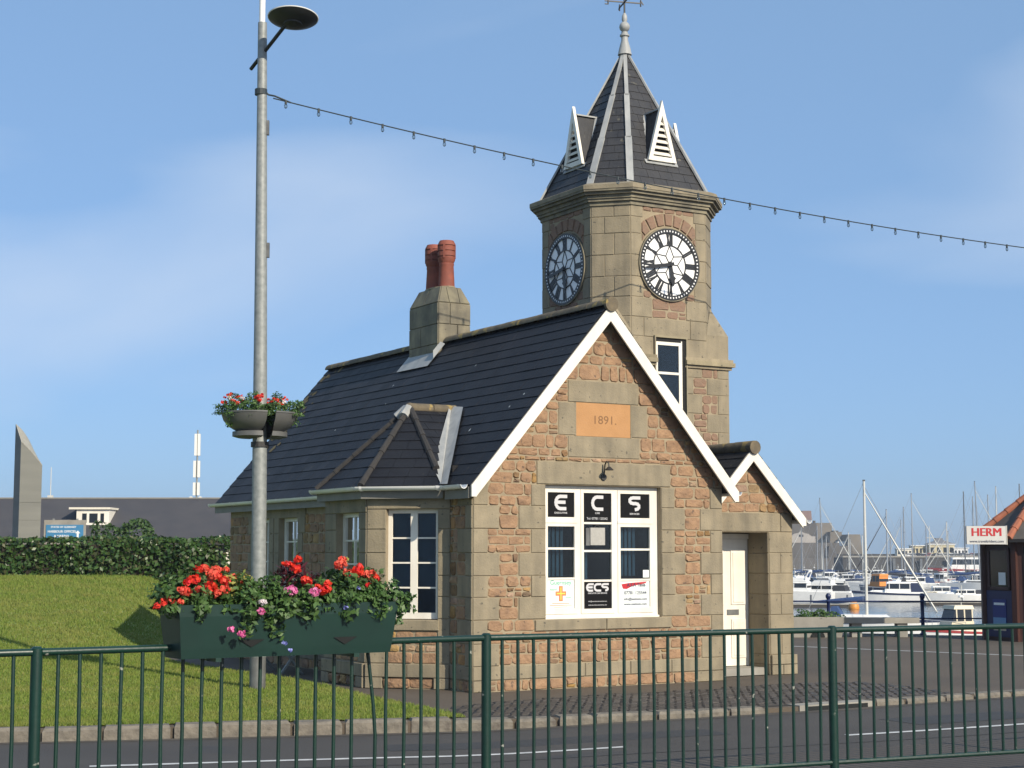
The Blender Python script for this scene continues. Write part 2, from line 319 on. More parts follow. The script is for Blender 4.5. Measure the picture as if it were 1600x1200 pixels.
def rubble(F, bands, hp=(), row=(.11,.185), wid=(.075,.27), out=.02, seed=1):
    rnd = random.Random(seed); res = []
    for z0, z1, ivs in bands:
        n = max(1, round((z1-z0)/rnd.uniform(*row)))
        cuts = [z0]+sorted(z0+(z1-z0)*(i+rnd.uniform(-.3,.3))/n for i in range(1, n))+[z1]
        for a, b in zip(cuts, cuts[1:]):
            for s0, s1 in ivs:
                s = s0
                while s < s1-.01:
                    w = rnd.uniform(*wid)*(.75+.5*(b-a)/.13)
                    if s1-s-w < wid[0]*.9: w = s1-s
                    if b-a > .12 and w < .2 and rnd.random() < .3:
                        mid = a+(b-a)*rnd.uniform(.4,.6); L_ = [(a,mid),(mid,b)]
                    else: L_ = [(a,b)]
                    for q0, q1 in L_:
                        p = stone_piece(F, s, s+w, q0, q1, out, hp, rnd=rnd)
                        if p: res.append(p)
                    s += w
    return res
def emit(pieces, name, m, parent, limit=290, stuffname=None):
    """the largest pieces as parts of their own, the rest joined"""
    pieces = sorted(pieces, key=lambda p: -p[2]); 
    for v, f, a in pieces[:limit]:
        MB().add(v, f).build(name, m, parent)
    if len(pieces) > limit:
        b = MB()
        for v, f, a in pieces[limit:]: b.add(v, f)
        b.build(stuffname or name+'_field', m, parent, kind='stuff')
def ashlar(F, s0, s1, z0, z1, m, parent, proud=.016, depth=.03, g=.004, ch=.007, name='ashlar_block'):
    s0 += g; s1 -= g; z0 += g; z1 -= g; p = proud+random.uniform(-.003,.003)
    b = [(s0,z0),(s1,z0),(s1,z1),(s0,z1)]; i = [(s0+ch,z0+ch),(s1-ch,z0+ch),(s1-ch,z1-ch),(s0+ch,z1-ch)]
    pts = [F.P(x,z,-depth) for x,z in b]+[F.P(x,z,p-ch) for x,z in b]+[F.P(x,z,p) for x,z in i]
    fs = [(k,(k+1)%4,4+(k+1)%4,4+k) for k in range(4)]+[(4+k,4+(k+1)%4,8+(k+1)%4,8+k) for k in range(4)]+[(8,9,10,11),(3,2,1,0)]
    return MB().add(pts, fs).build(name, m, parent)
def wall_sheet(mb, F, s0, s1, z0, z1, holes=(), depth=.14):
    ss = sorted({s0, s1, *[h[0] for h in holes], *[h[1] for h in holes]}); zz = sorted({z0, z1, *[h[2] for h in holes], *[h[3] for h in holes]})
    for a, b in zip(ss, ss[1:]):
        for c, d in zip(zz, zz[1:]):
            if any(h[0] <= a and b <= h[1] and h[2] <= c and d <= h[3] for h in holes): continue
            mb.poly(F.P(a,c), F.P(b,c), F.P(b,d), F.P(a,d))
    for a, b, c, d in holes:
        for p, q in (((a,c),(b,c)),((b,c),(b,d)),((b,d),(a,d)),((a,d),(a,c))):
            mb.poly(F.P(*p), F.P(*q), F.P(*q,-depth), F.P(*p,-depth))
def slates(poly, ex, ey, org, exposure, width, key=lambda p: 0, th=.006, seed=1, lift=.005):
    """slate courses over a convex polygon given in (x along ex, y up the slope ey)"""
    rnd = random.Random(seed); ex = Vector(ex); ey = Vector(ey); org = Vector(org); n = ex.cross(ey).normalized()
    if n.z < 0: n = -n
    ymax = max(p[1] for p in poly); ymin = min(p[1] for p in poly); res = []
    def span(y):
        xs = []
        for i in range(len(poly)):
            p, q = poly[i], poly[(i+1)%len(poly)]
            if (p[1]-y)*(q[1]-y) <= 0 and abs(p[1]-q[1]) > 1e-9: xs.append(p[0]+(q[0]-p[0])*(y-p[1])/(q[1]-p[1]))
        return (min(xs), max(xs)) if xs else None
    y = ymin; r = 0
    while y < ymax-.02:
        yb = y+1e-4; yt = min(y+exposure, ymax-1e-4); sb = span(yb); st = span(yt)
        if sb and st:
            x = min(sb[0], st[0])-width*((r%2)*.5+.02)
            hi = max(sb[1], st[1])
            while x < hi:
                w = width*rnd.uniform(.93,1.07); a, b = x+.0025, x+w-.0025; x += w
                q = [(max(a,sb[0]), yb), (min(b,sb[1]), yb), (min(b,st[1]), yt), (max(a,st[0]), yt)]
                if q[1][0]-q[0][0] < .01: q[0] = q[1] = ((q[0][0]+q[1][0])/2, yb)
                if q[2][0]-q[3][0] < .01: q[2] = q[3] = ((q[2][0]+q[3][0])/2, yt)
                if q[1][0]-q[0][0] < .01 and q[2][0]-q[3][0] < .01: continue
                if max(p[0] for p in q)-min(p[0] for p in q) > width*1.4: continue
                l = lift+rnd.uniform(0,.004); up = [l+th, l+th, th*.55, th*.55]
                q[2] = (q[2][0], yt+.012); q[3] = (q[3][0], yt+.012)
                top = [org+ex*px+ey*py+n*u for (px,py), u in zip(q, up)]; bot = [p-n*(th if i < 2 else th*.5) for i, p in enumerate(top)]
                c = sum(top, Vector())/4
                res.append((bot+top, [(4,5,6,7),(0,1,5,4),(1,2,6,5),(3,0,4,7)], key(c)))
        y += exposure; r += 1
    return res
def sash(parent, F, s0, s1, z0, z1, cols, rows, inset=.09, fr=.055, bar=.022, blindm='bay_blind', label=None, heavy=None, name='window'):
    """white timber window set back in its opening: frame, glazing bars, one pane per light and a blind behind"""
    w = link(name, None, parent); 
    if label: w['label'] = label
    mb = MB(); o = -inset
    def bx(a, b, c, d, t0, t1): mb.prism([(a,c),(b,c),(b,d),(a,d)], lambda x, y, d_: F.P(x, y, d_), t0, t1)
    bx(s0, s0+fr, z0, z1, o-.05, o); bx(s1-fr, s1, z0, z1, o-.05, o); bx(s0+fr, s1-fr, z1-fr, z1, o-.05, o-.001); bx(s0+fr, s1-fr, z0, z0+fr*1.5, o-.05, o+.002)
    mb.build('frame', M['white_paint'], w)
    iw = (s1-s0-2*fr)/cols; ih = (z1-z0-2.5*fr)/rows; zb = z0+fr*1.5
    for i in range(1, cols):
        t = heavy or bar; x = s0+fr+iw*i; mb = MB(); bx(x-t/2, x+t/2, zb, z1-fr, o-.045, o-.006); mb.build('mullion', M['white_paint'], w)
    for j in range(1, rows):
        y = zb+ih*j; mb = MB(); bx(s0+fr, s1-fr, y-bar/2, y+bar/2, o-.042, o-.01); mb.build('glazing_bar', M['white_paint'], w)
    for i in range(cols):
        for j in range(rows):
            a = s0+fr+iw*i; c = zb+ih*j; mb = MB(); bx(a+.004, a+iw-.004, c+.004, c+ih-.004, o-.03, o-.026); mb.build('pane', M['glass'], w)
    mb = MB(); bx(s0+fr*.5, s1-fr*.5, z0+fr*.5, z1-fr*.5, o-.11, o-.1); mb.build('blind', M[blindm], w)
    return w

# ================================================================== the setting: ground, road, kerbs, lawn, water
FAR_KERB = [(-60,4.0),(-22,13.0),(-12,15.5),(-5.25,17.03),(-1.38,17.9),(-.42,18.12),(1.42,18.62),(3.92,20.0),(6.82,21.9),(11.6,24.8),(17,27.2),(45,32.5)]
def rz(x):                                     # road height: the kerb is dropped in front of the setts
    t = min(1, max(0, (x+.8)/2.6)); return -.12+.065*t*t*(3-2*t)
NEAR_KERB = [(-60,-2.0),(-22,7.6),(-12,10.2),(-6,11.6),(-3.4,12.45),(-.5,13.75),(2.6,15.35),(5.1,16.6),(9,18.8),(14,21.2),(45,27)]
def smooth_line(pts, step=.5):                 # Catmull-Rom through the points
    out = []
    for i in range(len(pts)-1):
        p0, p1, p2, p3 = (Vector(pts[max(i-1,0)]), Vector(pts[i]), Vector(pts[i+1]), Vector(pts[min(i+2,len(pts)-1)]))
        n = max(1, int((p2-p1).length/step))
        for k in range(n):
            t = k/n; out.append(.5*((2*p1)+(p2-p0)*t+(2*p0-5*p1+4*p2-p3)*t*t+(3*p1-p0-3*p2+p3)*t**3))
    out.append(Vector(pts[-1])); return out
FK = smooth_line(FAR_KERB); NK = smooth_line(NEAR_KERB)
def slab(name, pts, z, depth, m, **kw):        # flat polygon with sides
    n = len(pts); v = [(p[0],p[1],z) for p in pts]+[(p[0],p[1],z-depth) for p in pts]
    return MB().add(v, [tuple(range(n))]+[(i,(i+1)%n,n+(i+1)%n,n+i) for i in range(n)]).build(name, m, **kw)
quay_pts = [(p.x, p.y) for p in FK[1:]]+[(45,35.5),(12,36.6),(5.2,37.4),(4.0,60),(1,130),(-160,130),(-160,-10),(-62,3.5)]
slab('quay_ground', quay_pts, 0, 5, M['tarmac_brown'], kind='structure')
road = MB(); 
for line_a, line_b in [(FK, NK)]:
    xs_ = np.concatenate([np.linspace(-60,-6,12), np.linspace(-5.5,9,60), np.linspace(10,45,14)]); yi = lambda ln, x: float(np.interp(x, [p.x for p in ln], [p.y for p in ln]))
    na = [Vector((x, yi(FK, x))) for x in xs_]; nb = [Vector((x, yi(NK, x))) for x in xs_]
    for i in range(len(xs_)-1): road.poly((na[i].x,na[i].y+.4,rz(na[i].x)),(nb[i].x,nb[i].y-.4,rz(nb[i].x)),(nb[i+1].x,nb[i+1].y-.4,rz(nb[i+1].x)),(na[i+1].x,na[i+1].y+.4,rz(na[i+1].x)))
road.build('road', M['tarmac_road'], kind='structure')
slab('near_pavement', [(p.x,p.y) for p in NK]+[(45,-30),(-60,-30)], -.02, 1.2, M['tarmac_path'], kind='structure')
# dashed centre line: each dash its own mark of the road
RL = smooth_line([(-22,11.2),(-12,13.2),(-6.5,14.45),(-3.84,15.11),(-1.4,15.7),(1.09,16.16),(3.27,17.0),(5.62,18.2),(8.7,19.95),(14,22.8)], .1)
def strip(name, pts, w, z, m, parent=None, **kw):
    b = MB(); 
    for a, c in zip(pts, pts[1:]):
        d = (c-a).normalized(); n = Vector((-d.y, d.x))*w/2
        za, zc_ = (z, z) if z > -.05 else (rz(a.x)+z+.12, rz(c.x)+z+.12); b.poly((a.x-n.x,a.y-n.y,za),(c.x-n.x,c.y-n.y,zc_),(c.x+n.x,c.y+n.y,zc_),(a.x+n.x,a.y+n.y,za))
    return b.build(name, m, parent, **kw)
def between(line, x0, x1): return [p for p in line if x0 <= p.x <= x1]
roadobj = bpy.data.objects['road']
for x0, x1 in ((-10.5,-6.2),(-3.9,1.12),(3.38,8.2)):
    strip('centre_line_dash', between(RL, x0, x1), .1, -.1155, M['line_white'], roadobj)
strip('gutter_dirt', [p+Vector((.06,-.13)) for p in FK if -14 < p.x < 12], .16, -.117, M['road_dirt'], roadobj)
for x0, x1, w_ in ((-1.0,2.6,.55),(4.6,6.4,.7)): strip('tar_patch', [p+Vector((-.35,.75)) for p in between(RL, x0, x1)], w_, -.1172, M['tar_patch'], roadobj)
strip('tar_joint', [p+Vector((.28,-.5)) for p in between(RL, -9, 9)], .03, -.1165, M['tar_patch'], roadobj)
quay = bpy.data.objects['quay_ground']
strip('bay_line', [Vector((4.8,33.1)), Vector((5.53,32.4)), Vector((9.1,29.4)), Vector((13,26.9))], .11, .004, M['line_white'], quay)
# far kerb: every stone a piece of its own
def along(line, s0, s1, n=4):
    pts = []; acc = 0; i = 0
    L_ = [0]
    for a, b in zip(line, line[1:]): L_.append(L_[-1]+(b-a).length)
    for k in range(n+1):
        s = s0+(s1-s0)*k/n
        j = max(0, min(len(L_)-2, int(np.searchsorted(L_, s))-1)); t = (s-L_[j])/max(1e-6, L_[j+1]-L_[j]); pts.append(line[j].lerp(line[j+1], t))
    return pts, L_[-1]
kerb = link('kerb', None, None, kind='structure')
_, KL = along(FK, 0, 1)
rk = random.Random(5); s = 0
kstart = next(i for i, p in enumerate(FK) if p.x > -9); s = sum((FK[i+1]-FK[i]).length for i in range(kstart)); s_end = s+26
drain_at = pg(1285, 1106, -.03)
while s < s_end:
    l = rk.uniform(.42,.78); (a, b), _ = along(FK, s+.02, s+l-.02, 1); d = (b-a).normalized(); n = Vector((-d.y, d.x))
    if abs((a+b).x/2-drain_at.x) < .62 and a.y > 19:
        s += l; continue
    a = Vector((a.x,a.y,0)); b = Vector((b.x,b.y,0)); n = Vector((n.x,n.y,0)); zt = rk.uniform(.006,.03); f = rk.uniform(-.05,-.012)
    q = []
    for z, ins in ((-.16,0),(zt-.03,0),(zt,.03)):
        for p, sg in ((a,1),(b,-1)): q.append(p+n*(f+ins)+Vector((d.x,d.y,0))*sg*ins*.6*rk.uniform(.5,1.6)+Vector((0,0,z+rk.uniform(-.008,.008))))
        for p, sg in ((b,-1),(a,1)): q.append(p+n*(.2-ins*.4)+Vector((d.x,d.y,0))*sg*ins*.6+Vector((0,0,z)))
    MB().add(q, [(0,1,5,4),(1,2,6,5),(2,3,7,6),(3,0,4,7),(4,5,9,8),(5,6,10,9),(6,7,11,10),(7,4,8,11),(8,9,10,11)]).build('kerb_stone', M['kerb'], kerb)
    s += l
(da, db), _ = along(FK, 0, 1, 1)
near_i = min(range(len(FK)-1), key=lambda i: (FK[i]-Vector((drain_at.x, drain_at.y))).length)
dd = (FK[near_i+1]-FK[near_i]).normalized(); dn = Vector((-dd.y, dd.x, 0)); dd = Vector((dd.x, dd.y, 0)); dc = Vector((FK[near_i].x, FK[near_i].y, 0))
dr = MB(); dr.hexa([dc-dd*.6-dn*.01+V(0,0,-.16), dc+dd*.6-dn*.01+V(0,0,-.16), dc+dd*.6+dn*.22+V(0,0,-.16), dc-dd*.6+dn*.22+V(0,0,-.16), dc-dd*.6-dn*.01+V(0,0,.012), dc+dd*.6-dn*.01+V(0,0,.012), dc+dd*.6+dn*.22+V(0,0,.012), dc-dd*.6+dn*.22+V(0,0,.012)])
drain = dr.build('gully_block', M['concrete'], kerb)
MB().hexa([dc-dd*.5-dn*.016+V(0,0,-.058), dc+dd*.5-dn*.016+V(0,0,-.058), dc+dd*.5+dn*.05+V(0,0,-.058), dc-dd*.5+dn*.05+V(0,0,-.058), dc-dd*.5-dn*.016+V(0,0,-.006), dc+dd*.5-dn*.016+V(0,0,-.006), dc+dd*.5+dn*.05+V(0,0,-.006), dc-dd*.5+dn*.05+V(0,0,-.006)]).build('gully_slot', M['slot_dark'], drain)
# stone setts between the kerb and the tarmac by the building
sett_top = [pg(x, y) for x, y in ((712,1106),(760,1099),(800,1096),(900,1088),(1000,1083),(1100,1078),(1200,1071),(1280,1067),(1350,1067),(1420,1073),(1480,1083),(1545,1095))]
ST = [Vector((p.x,p.y)) for p in sett_top]
bed = MB(); FKs = [p for p in FK if ST[0].x-.1 <= p.x <= ST[-1].x+.1]
def top_at(x):
    for a, b in zip(ST, ST[1:]):
        if a.x <= x <= b.x: return a.y+(b.y-a.y)*(x-a.x)/(b.x-a.x)
    return None
def kerb_at(x):
    for a, b in zip(FK, FK[1:]):
        if a.x <= x <= b.x: return a.y+(b.y-a.y)*(x-a.x)/(b.x-a.x)
    return None
xs = np.linspace(ST[0].x, ST[-1].x-.01, 60)
for a, b in zip(xs, xs[1:]): bed.poly((a,kerb_at(a)+.15,.004),(b,kerb_at(b)+.15,.004),(b,max(top_at(b),kerb_at(b)+.2),.004),(a,max(top_at(a),kerb_at(a)+.2),.004))
setts = bed.build('sett_paving', M['sett_bed'], kind='structure')
pieces = []; rs = random.Random(11)
ang = R(31); ca, sa = math.cos(ang), math.sin(ang)
for r in range(-75, 175):
    for k in range(-14, 135):
        lx = k*.135+(r%2)*.067-8; ly = r*.092
        cx = ca*lx-sa*ly; cy = sa*lx+ca*ly+18
        t = top_at(cx); kk = kerb_at(cx)
        if t is None or kk is None or not (kk+.3 < cy < t): continue
        w = .063*rs.uniform(.88,1.04); h = .042*rs.uniform(.88,1.04); z = .009+rs.uniform(0,.009); tl = rs.uniform(-.004,.004); c = .012
        def pp(x, y, zz): return (cx+ca*x-sa*y, cy+sa*x+ca*y, zz)
        v = [pp(-w,-h,.0),pp(w,-h,.0),pp(w,h,.0),pp(-w,h,.0),pp(-w+c,-h+c,z+tl),pp(w-c,-h+c,z-tl),pp(w-c,h-c,z-tl*.5),pp(-w+c,h-c,z+tl)]
        pieces.append((v, [(4,5,6,7),(0,1,5,4),(1,2,6,5),(2,3,7,6),(3,0,4,7)], -cy))
emit(pieces, 'sett', M['sett'], setts)
# lawn: a shaped sheet rising to the hedge
edge = smooth_line([(-.5,18.3),(-.89,19.2),(-1.58,20.5),(-2.42,22.4),(-3.45,24.3),(-6.0,28.6),(-6.9,36),(-7.4,45)], .3)
NA, NB = 60, 50; LP = []
kx = [(-60+59.5*(i/NA)**.6) for i in range(NA+1)]
def sstep(a, b, x): t = min(1, max(0, (x-a)/(b-a))); return t*t*(3-2*t)
for j in range(NB+1):
    b = (j/NB)**1.5
    ei = b*(len(edge)-1); e0 = edge[int(ei)].lerp(edge[min(len(edge)-1,int(ei)+1)], ei-int(ei))
    for i in range(NA+1):
        a = i/NA; k0 = Vector((kx[i], kerb_at(kx[i])+.19)); bk = Vector((-60+52.6*a**.6, 45)); p = k0.lerp(bk, b)
        base = Vector((kx[NA], kerb_at(kx[NA])+.19)).lerp(Vector((-7.4,45)), b); p = p+(e0-base)*a
        LP.append(p)
def lawn_z(x, y):
    ex_ = np.interp(y, [p.y for p in edge], [p.x for p in edge])
    return .016+1.12*sstep(25, 43, y)*sstep(0, 2.2, ex_-x)+.1*sstep(0,3,ex_-x)*sstep(19,26,y)
vv = np.array([(p.x, p.y, lawn_z(p.x, p.y)) for p in LP]); ff = np.array([(j*(NA+1)+i, j*(NA+1)+i+1, (j+1)*(NA+1)+i+1, (j+1)*(NA+1)+i) for j in range(NB) for i in range(NA)])
npmesh('lawn', vv, ff, M['lawn'], kind='structure')
# grass blades, denser towards the kerb
n = 0; bl = []
GX = rng.uniform(-15.5, -.4, 900000); GY = 17+26*rng.uniform(0, 1, 900000)**1.9
ex_ = np.interp(GY, [p.y for p in edge], [p.x for p in edge]); ky = np.interp(GX, [p.x for p in FK], [p.y for p in FK])
ok = (GX < ex_-.01) & (GY > ky+.17) & (GX > -.335*GY-.3); GX = GX[ok][:170000]; GY = GY[ok][:170000]; ex_ = ex_[ok][:170000]
def vst(a, b, x): t = np.clip((x-a)/(b-a), 0, 1); return t*t*(3-2*t)
GZ = .012+1.12*vst(25,43,GY)*vst(0,2.2,ex_-GX)+.1*vst(0,3,ex_-GX)*vst(19,26,GY)
hh = rng.uniform(.018,.042, len(GX))*(1+.03*(GY-17))*(1+.5*(rng.uniform(0,1,len(GX)) > .93)); th_ = rng.uniform(0, 6.28, len(GX)); wd = .006+.0035*(GY-17)/8
lean = rng.uniform(-.025,.025,(len(GX),2)); dx = np.cos(th_)*wd; dy = np.sin(th_)*wd
gv = np.stack([np.stack([GX-dx,GY-dy,GZ],1), np.stack([GX+dx,GY+dy,GZ],1), np.stack([GX+lean[:,0],GY+lean[:,1],GZ+hh],1)],1).reshape(-1,3)
npmesh('grass', gv, np.arange(len(gv)).reshape(-1,3), M['grass_blade'], kind='stuff', label='short mown grass blades covering the lawn beside the road', category='grass')
# harbour water
slabw = MB().poly((-500,20,-4),(1100,20,-4),(1100,1700,-4),(-500,1700,-4)).build('water', M['water'], kind='structure')

# ================================================================== the gabled cottage
TH = math.atan2(1520, FPX/math.cos(PITCH)); c0 = pg(738, 1083)
cot = thing('gabled_cottage', 'stone cottage with steep slate roof, white bargeboards and an 1891 date plaque', 'building', (c0.x, c0.y, 0), TH)
GW, EZ, RU, RZ = 4.13, 2.70, 2.065, 5.27        # gable width, eaves height, ridge position and height
EO, VO, BK = .14, .205, 9.2                      # eaves overhang, verge overhang, back verge
SL = (RZ-EZ)/(RU+EO)
FF = Frame((0,0), (1,0), (0,-1)); FL = Frame((0,0), (0,1), (-1,0)); FA = Frame((0,.606), (-1,1), (-1,-1)); FB = Frame((-.842,1.448), (0,1), (-1,0)); FC = Frame((-.842,2.81), (1,1), (-1,1))
FP = Frame((0,.5), (1,0), (0,-1)); FR = Frame((GW,0), (0,1), (1,0))
RB = [.152,.335,.625,.935,1.232,1.515,1.818,2.138,2.45,2.75]
gz = lambda s: EZ+SL*(min(s, GW-s)+EO)-.06
# wall cores
core = MB()
wall_sheet(core, FF, 0, GW, 0, 2.75, [(1.126,3.045,.925,2.74)])
core.poly(FF.P(0,2.75), FF.P(GW,2.75), FF.P(GW,gz(GW)), FF.P(RU,gz(RU)), FF.P(0,gz(0)))
wall_sheet(core, FL, 0, 8.8, 0, 2.78, [(.9,3.35,0,2.6),(5.78,6.56,.92,2.39),(6.98,7.62,.92,2.39)])
wall_sheet(core, FA, 0, 1.19, 0, 2.68, [(.18,.915,.92,2.41)]); wall_sheet(core, FB, 0, 1.362, 0, 2.68, [(.24,.98,.92,2.37)]); wall_sheet(core, FC, 0, 1.19, 0, 2.68)
core.poly((0,8.8,0),(GW,8.8,0),(GW,8.8,2.75),(RU,8.8,RZ-.06),(0,8.8,2.75)); core.poly((GW,0,0),(GW,8.8,0),(GW,8.8,2.78),(GW,0,2.78))
wall = core.build('wall', M['mortar'], cot)
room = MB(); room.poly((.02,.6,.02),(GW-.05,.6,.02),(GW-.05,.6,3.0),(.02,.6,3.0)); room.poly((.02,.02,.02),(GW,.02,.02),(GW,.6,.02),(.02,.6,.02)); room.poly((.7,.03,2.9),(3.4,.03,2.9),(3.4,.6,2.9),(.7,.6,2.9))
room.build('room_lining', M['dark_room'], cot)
st = []
# front gable dressings. rows alternate short and long; rubble fills what is left
A = M['ashlar']
rows = list(zip(RB, RB[1:]))                     # (.152,.335) plinth, then eight rows up to 2.75
free = []
for i, (z0, z1) in enumerate(rows):
    if i == 0:
        for a, b in ((0,.24),(.24,.95),(.95,1.75),(1.75,2.5),(2.5,3.2),(3.2,3.62),(3.62,GW)): ashlar(FF, a, b, z0, z1, A, wall, .022)
        continue
    long_ = i % 2 == 1
    ql = .40 if long_ else .225
    if i == 8: ql = .225
    ashlar(FF, 0, ql, z0, z1, A, wall, depth=.002); ashlar(FF, GW-(.40 if long_ else .22), GW, z0, z1, A, wall, depth=.002)
    qr = GW-(.40 if long_ else .22)
    if i <= 2:
        iv = [(ql, .98), (.98, 3.2), (3.2, qr)] if i == 1 else None
        if i == 1: free.append((z0, z1, [(ql, qr)]))
        else: free.append((z0, .775, [(ql, qr)])); free.append((.775, z1, [(ql, .95), (3.2, qr)]))
    else:
        jl, jr = ((.70, 3.46) if long_ else (.895, 3.28))
        ashlar(FF, jl, 1.126, z0, min(z1, 2.74), A, wall, depth=.12); ashlar(FF, 3.045, jr, z0, min(z1, 2.74), A, wall, depth=.12)
        free.append((z0, z1, [(ql, jl), (jr, qr)]))
ashlar(FF, .95, 2.1, .775, .925, A, wall, .03, .13); ashlar(FF, 2.1, 3.2, .775, .925, A, wall, .03, .13)     # sill
ashlar(FF, 0, .24, 0, .152, A, wall, .024); ashlar(FF, 3.62, 3.9, 0, .152, A, wall, .024); ashlar(FF, 3.9, GW, 0, .152, A, wall, .022)
free.append((.0, .152, [(.24, 3.62)]))
ashlar(FF, .984, 3.211, 2.745, 3.06, A, wall, .018, .1, name='lintel')
ashlar(FF, 0, .16, 2.75, 2.86, A, wall); ashlar(FF, GW-.16, GW, 2.75, 2.86, A, wall)
free += [(2.75, 2.90, [(.06,.984),(3.211,GW-.06)]), (2.90, 3.06, [(.06,.984),(3.211,GW-.06)]), (3.06, 3.125, [(.2,3.9)]), (3.125, 3.425, [(.2,1.489),(2.683,3.9)]), (3.425, 3.88, [(.4,1.335),(2.819,3.7)]),
         (3.88, 4.19, [(.7,1.49),(2.672,3.4)]), (4.19, 4.9, [(.9,3.2)])]
ashlar(FF, 1.49, 2.672, 3.885, 4.19, A, wall, .012, name='plaque_surround'); ashlar(FF, 1.335, 1.614, 3.425, 3.88, A, wall, .012, name='plaque_surround')
ashlar(FF, 2.545, 2.819, 3.425, 3.88, A, wall, .012, name='plaque_surround'); ashlar(FF, 1.489, 2.683, 3.125, 3.42, A, wall, .012, name='plaque_surround')
ashlar(FF, 1.9, 2.23, 4.93, 5.08, A, wall, .012)
hp = [(-SL, 1, EZ+SL*EO-.09), (SL, 1, EZ+SL*(GW+EO)-.09)]
front_st = rubble(FF, free, hp, seed=3)
# plaque recess; date in darker letters, the carving's shade put into their colour
pq = MB(); pq.box(1.612, 2.547, -.006, .03, 3.421, 3.884); plaque = pq.build('date_plaque', M['plaque'], cot, label='orange sandstone plaque carved with the date 1891')
fr = MB()
for a, b, c, d in ((1.604,1.622,3.42,3.884),(2.53,2.548,3.42,3.884)): fr.box(a, b, -.012, .0, c, d)
fr.build('plaque_edge', M['ashlar'], plaque)
text('1891.', .165, M['plaque_cut_shade'], plaque, lambda x, y, z: FF.P(2.095+x, 3.648+y, .0065+z*.3), bold=.004, sx=1.12)
# left wall dressings
def flank(F, s0, s1, m, wid_, seed, z1=2.62):
    iv = []
    for i, (a, b) in enumerate(rows):
        if b > z1+.2: break
        b = min(b, z1); iv.append((a, b))
    return iv
Bm = M['ashlar']
for i, (z0, z1) in enumerate(rows):
    z1 = min(z1, 2.6)
    if i == 0:
        ashlar(FL, 0, .606, z0, z1, Bm, wall, .022); ashlar(FL, 3.65, 5.6, z0, z1, Bm, wall, .022); ashlar(FL, 5.6, 8.8, z0, z1, Bm, wall, .022); continue
    q = .18 if i % 2 else .40
    ashlar(FL, 0, q, z0, z1, Bm, wall, depth=.002); st += rubble(FL, [(z0, z1, [(q, .606)])], wid=(.08,.2), seed=20+i)
    if z0 < 2.4:
        jw = .3 if i % 2 else .2
        if z0 > .9: 
            for a, b in ((5.78-jw,5.78),(6.56,6.56+.19),(6.98-.19,6.98),(7.62,7.62+jw)): ashlar(FL, a, b, z0, z1, Bm, wall, depth=.12)
            st += rubble(FL, [(z0, z1, [(3.65,5.78-jw),(7.62+jw,8.8)])], seed=40+i)
        else: st += rubble(FL, [(z0, z1, [(3.65,8.8)])], seed=40+i)
ashlar(FL, 5.45, 8.1, 2.39, 2.66, Bm, wall, .018, .1, name='lintel'); ashlar(FL, 5.6, 6.75, .80, .92, Bm, wall, .03, .12); ashlar(FL, 6.8, 7.8, .80, .92, Bm, wall, .03, .12)
st += rubble(FL, [(0, .152, [(.0,.606),(3.65,8.8)])], seed=61)
# bay window dressings: canted face A, face B and the far cant
for F, wl, s0, s1, zt, sd_ in ((FA, 1.19, .18, .915, 2.41, 71), (FB, 1.362, .24, .98, 2.37, 72)):
    for i, (z0, z1) in enumerate(rows):
        if i == 0: ashlar(F, 0, wl/2, z0, z1, Bm, wall, .06); ashlar(F, wl/2, wl, z0, z1, Bm, wall, .06); continue
        if i > 8: break
        z1 = min(z1, zt); 
        if z0 >= zt: break
        ashlar(F, 0, s0, z0, z1, Bm, wall, depth=.12); ashlar(F, s1, wl, z0, z1, Bm, wall, depth=.12)
    ashlar(F, 0, wl, zt, 2.66, Bm, wall, .018, .1, name='lintel'); ashlar(F, s0-.03, s1+.03, .775, .92, Bm, wall, .04, .12)
    st += rubble(F, [(.335, .775, [(s0, s1)])], wid=(.12,.26), seed=sd_); ashlar(F, 0, .22, 0, .152, Bm, wall, .06); ashlar(F, wl-.25, wl, 0, .152, Bm, wall, .06)
    st += rubble(F, [(0, .152, [(.22, wl-.25)])], out=.05, seed=sd_+5)
for i, (z0, z1) in enumerate(rows[:8]): ashlar(FC, 0, 1.19, z0, z1, Bm, wall)
# porch walls to the right of the gable
pr = MB(); PX = 5.86
wall_sheet(pr, FP, GW, PX, 0, 2.42, [(GW+.02,5.40,0,2.13)], depth=.5)
pr.poly((GW-.1,.5,2.42),(PX,.5,2.42),(PX,.5,2.40),(4.99,.5,3.30),(GW-.1,.5,2.5)); pr.poly((PX,.5,0),(PX,3,0),(PX,3,2.42),(PX,.5,2.42))
pr.poly((GW,1.06,0),(PX,1.06,0),(PX,1.06,2.4),(GW,1.06,2.4))
pr.build('porch_wall', M['mortar'], cot); pw = bpy.data.objects['porch_wall']
FQ = Frame((5.40,.5), (0,1), (-1,0)); FPR = Frame((PX,.5), (0,1), (1,0))
PB = [0,.152,.30,.604,.893,1.2,1.51,1.819,2.133]
for i, (z0, z1) in enumerate(zip(PB, PB[1:])):
    e = .035 if i < 2 else 0
    if i % 2: ashlar(FP, 5.40, PX+e, z0, z1, A, pw, .014+e, .002)
    else: ashlar(FP, 5.40, 5.62, z0, z1, A, pw, .014+e, .002); ashlar(FP, 5.62, PX+e, z0, z1, A, pw, .014+e, .002)
    ashlar(FQ, 0, .48, z0, z1, A, pw, .012, .002); ashlar(FPR, 0, .6, z0, z1, A, pw, .012, .002)
ashlar(FP, GW+.02, 5.63, 2.135, 2.42, A, pw, .014, .4, name='lintel'); ashlar(FP, 5.63, PX, 2.135, 2.42, A, pw, .014, .002)
php = [(-1.0, 1, 2.35-3.98+.02+.0), (1.03, 1, 2.40+1.03*5.86)]
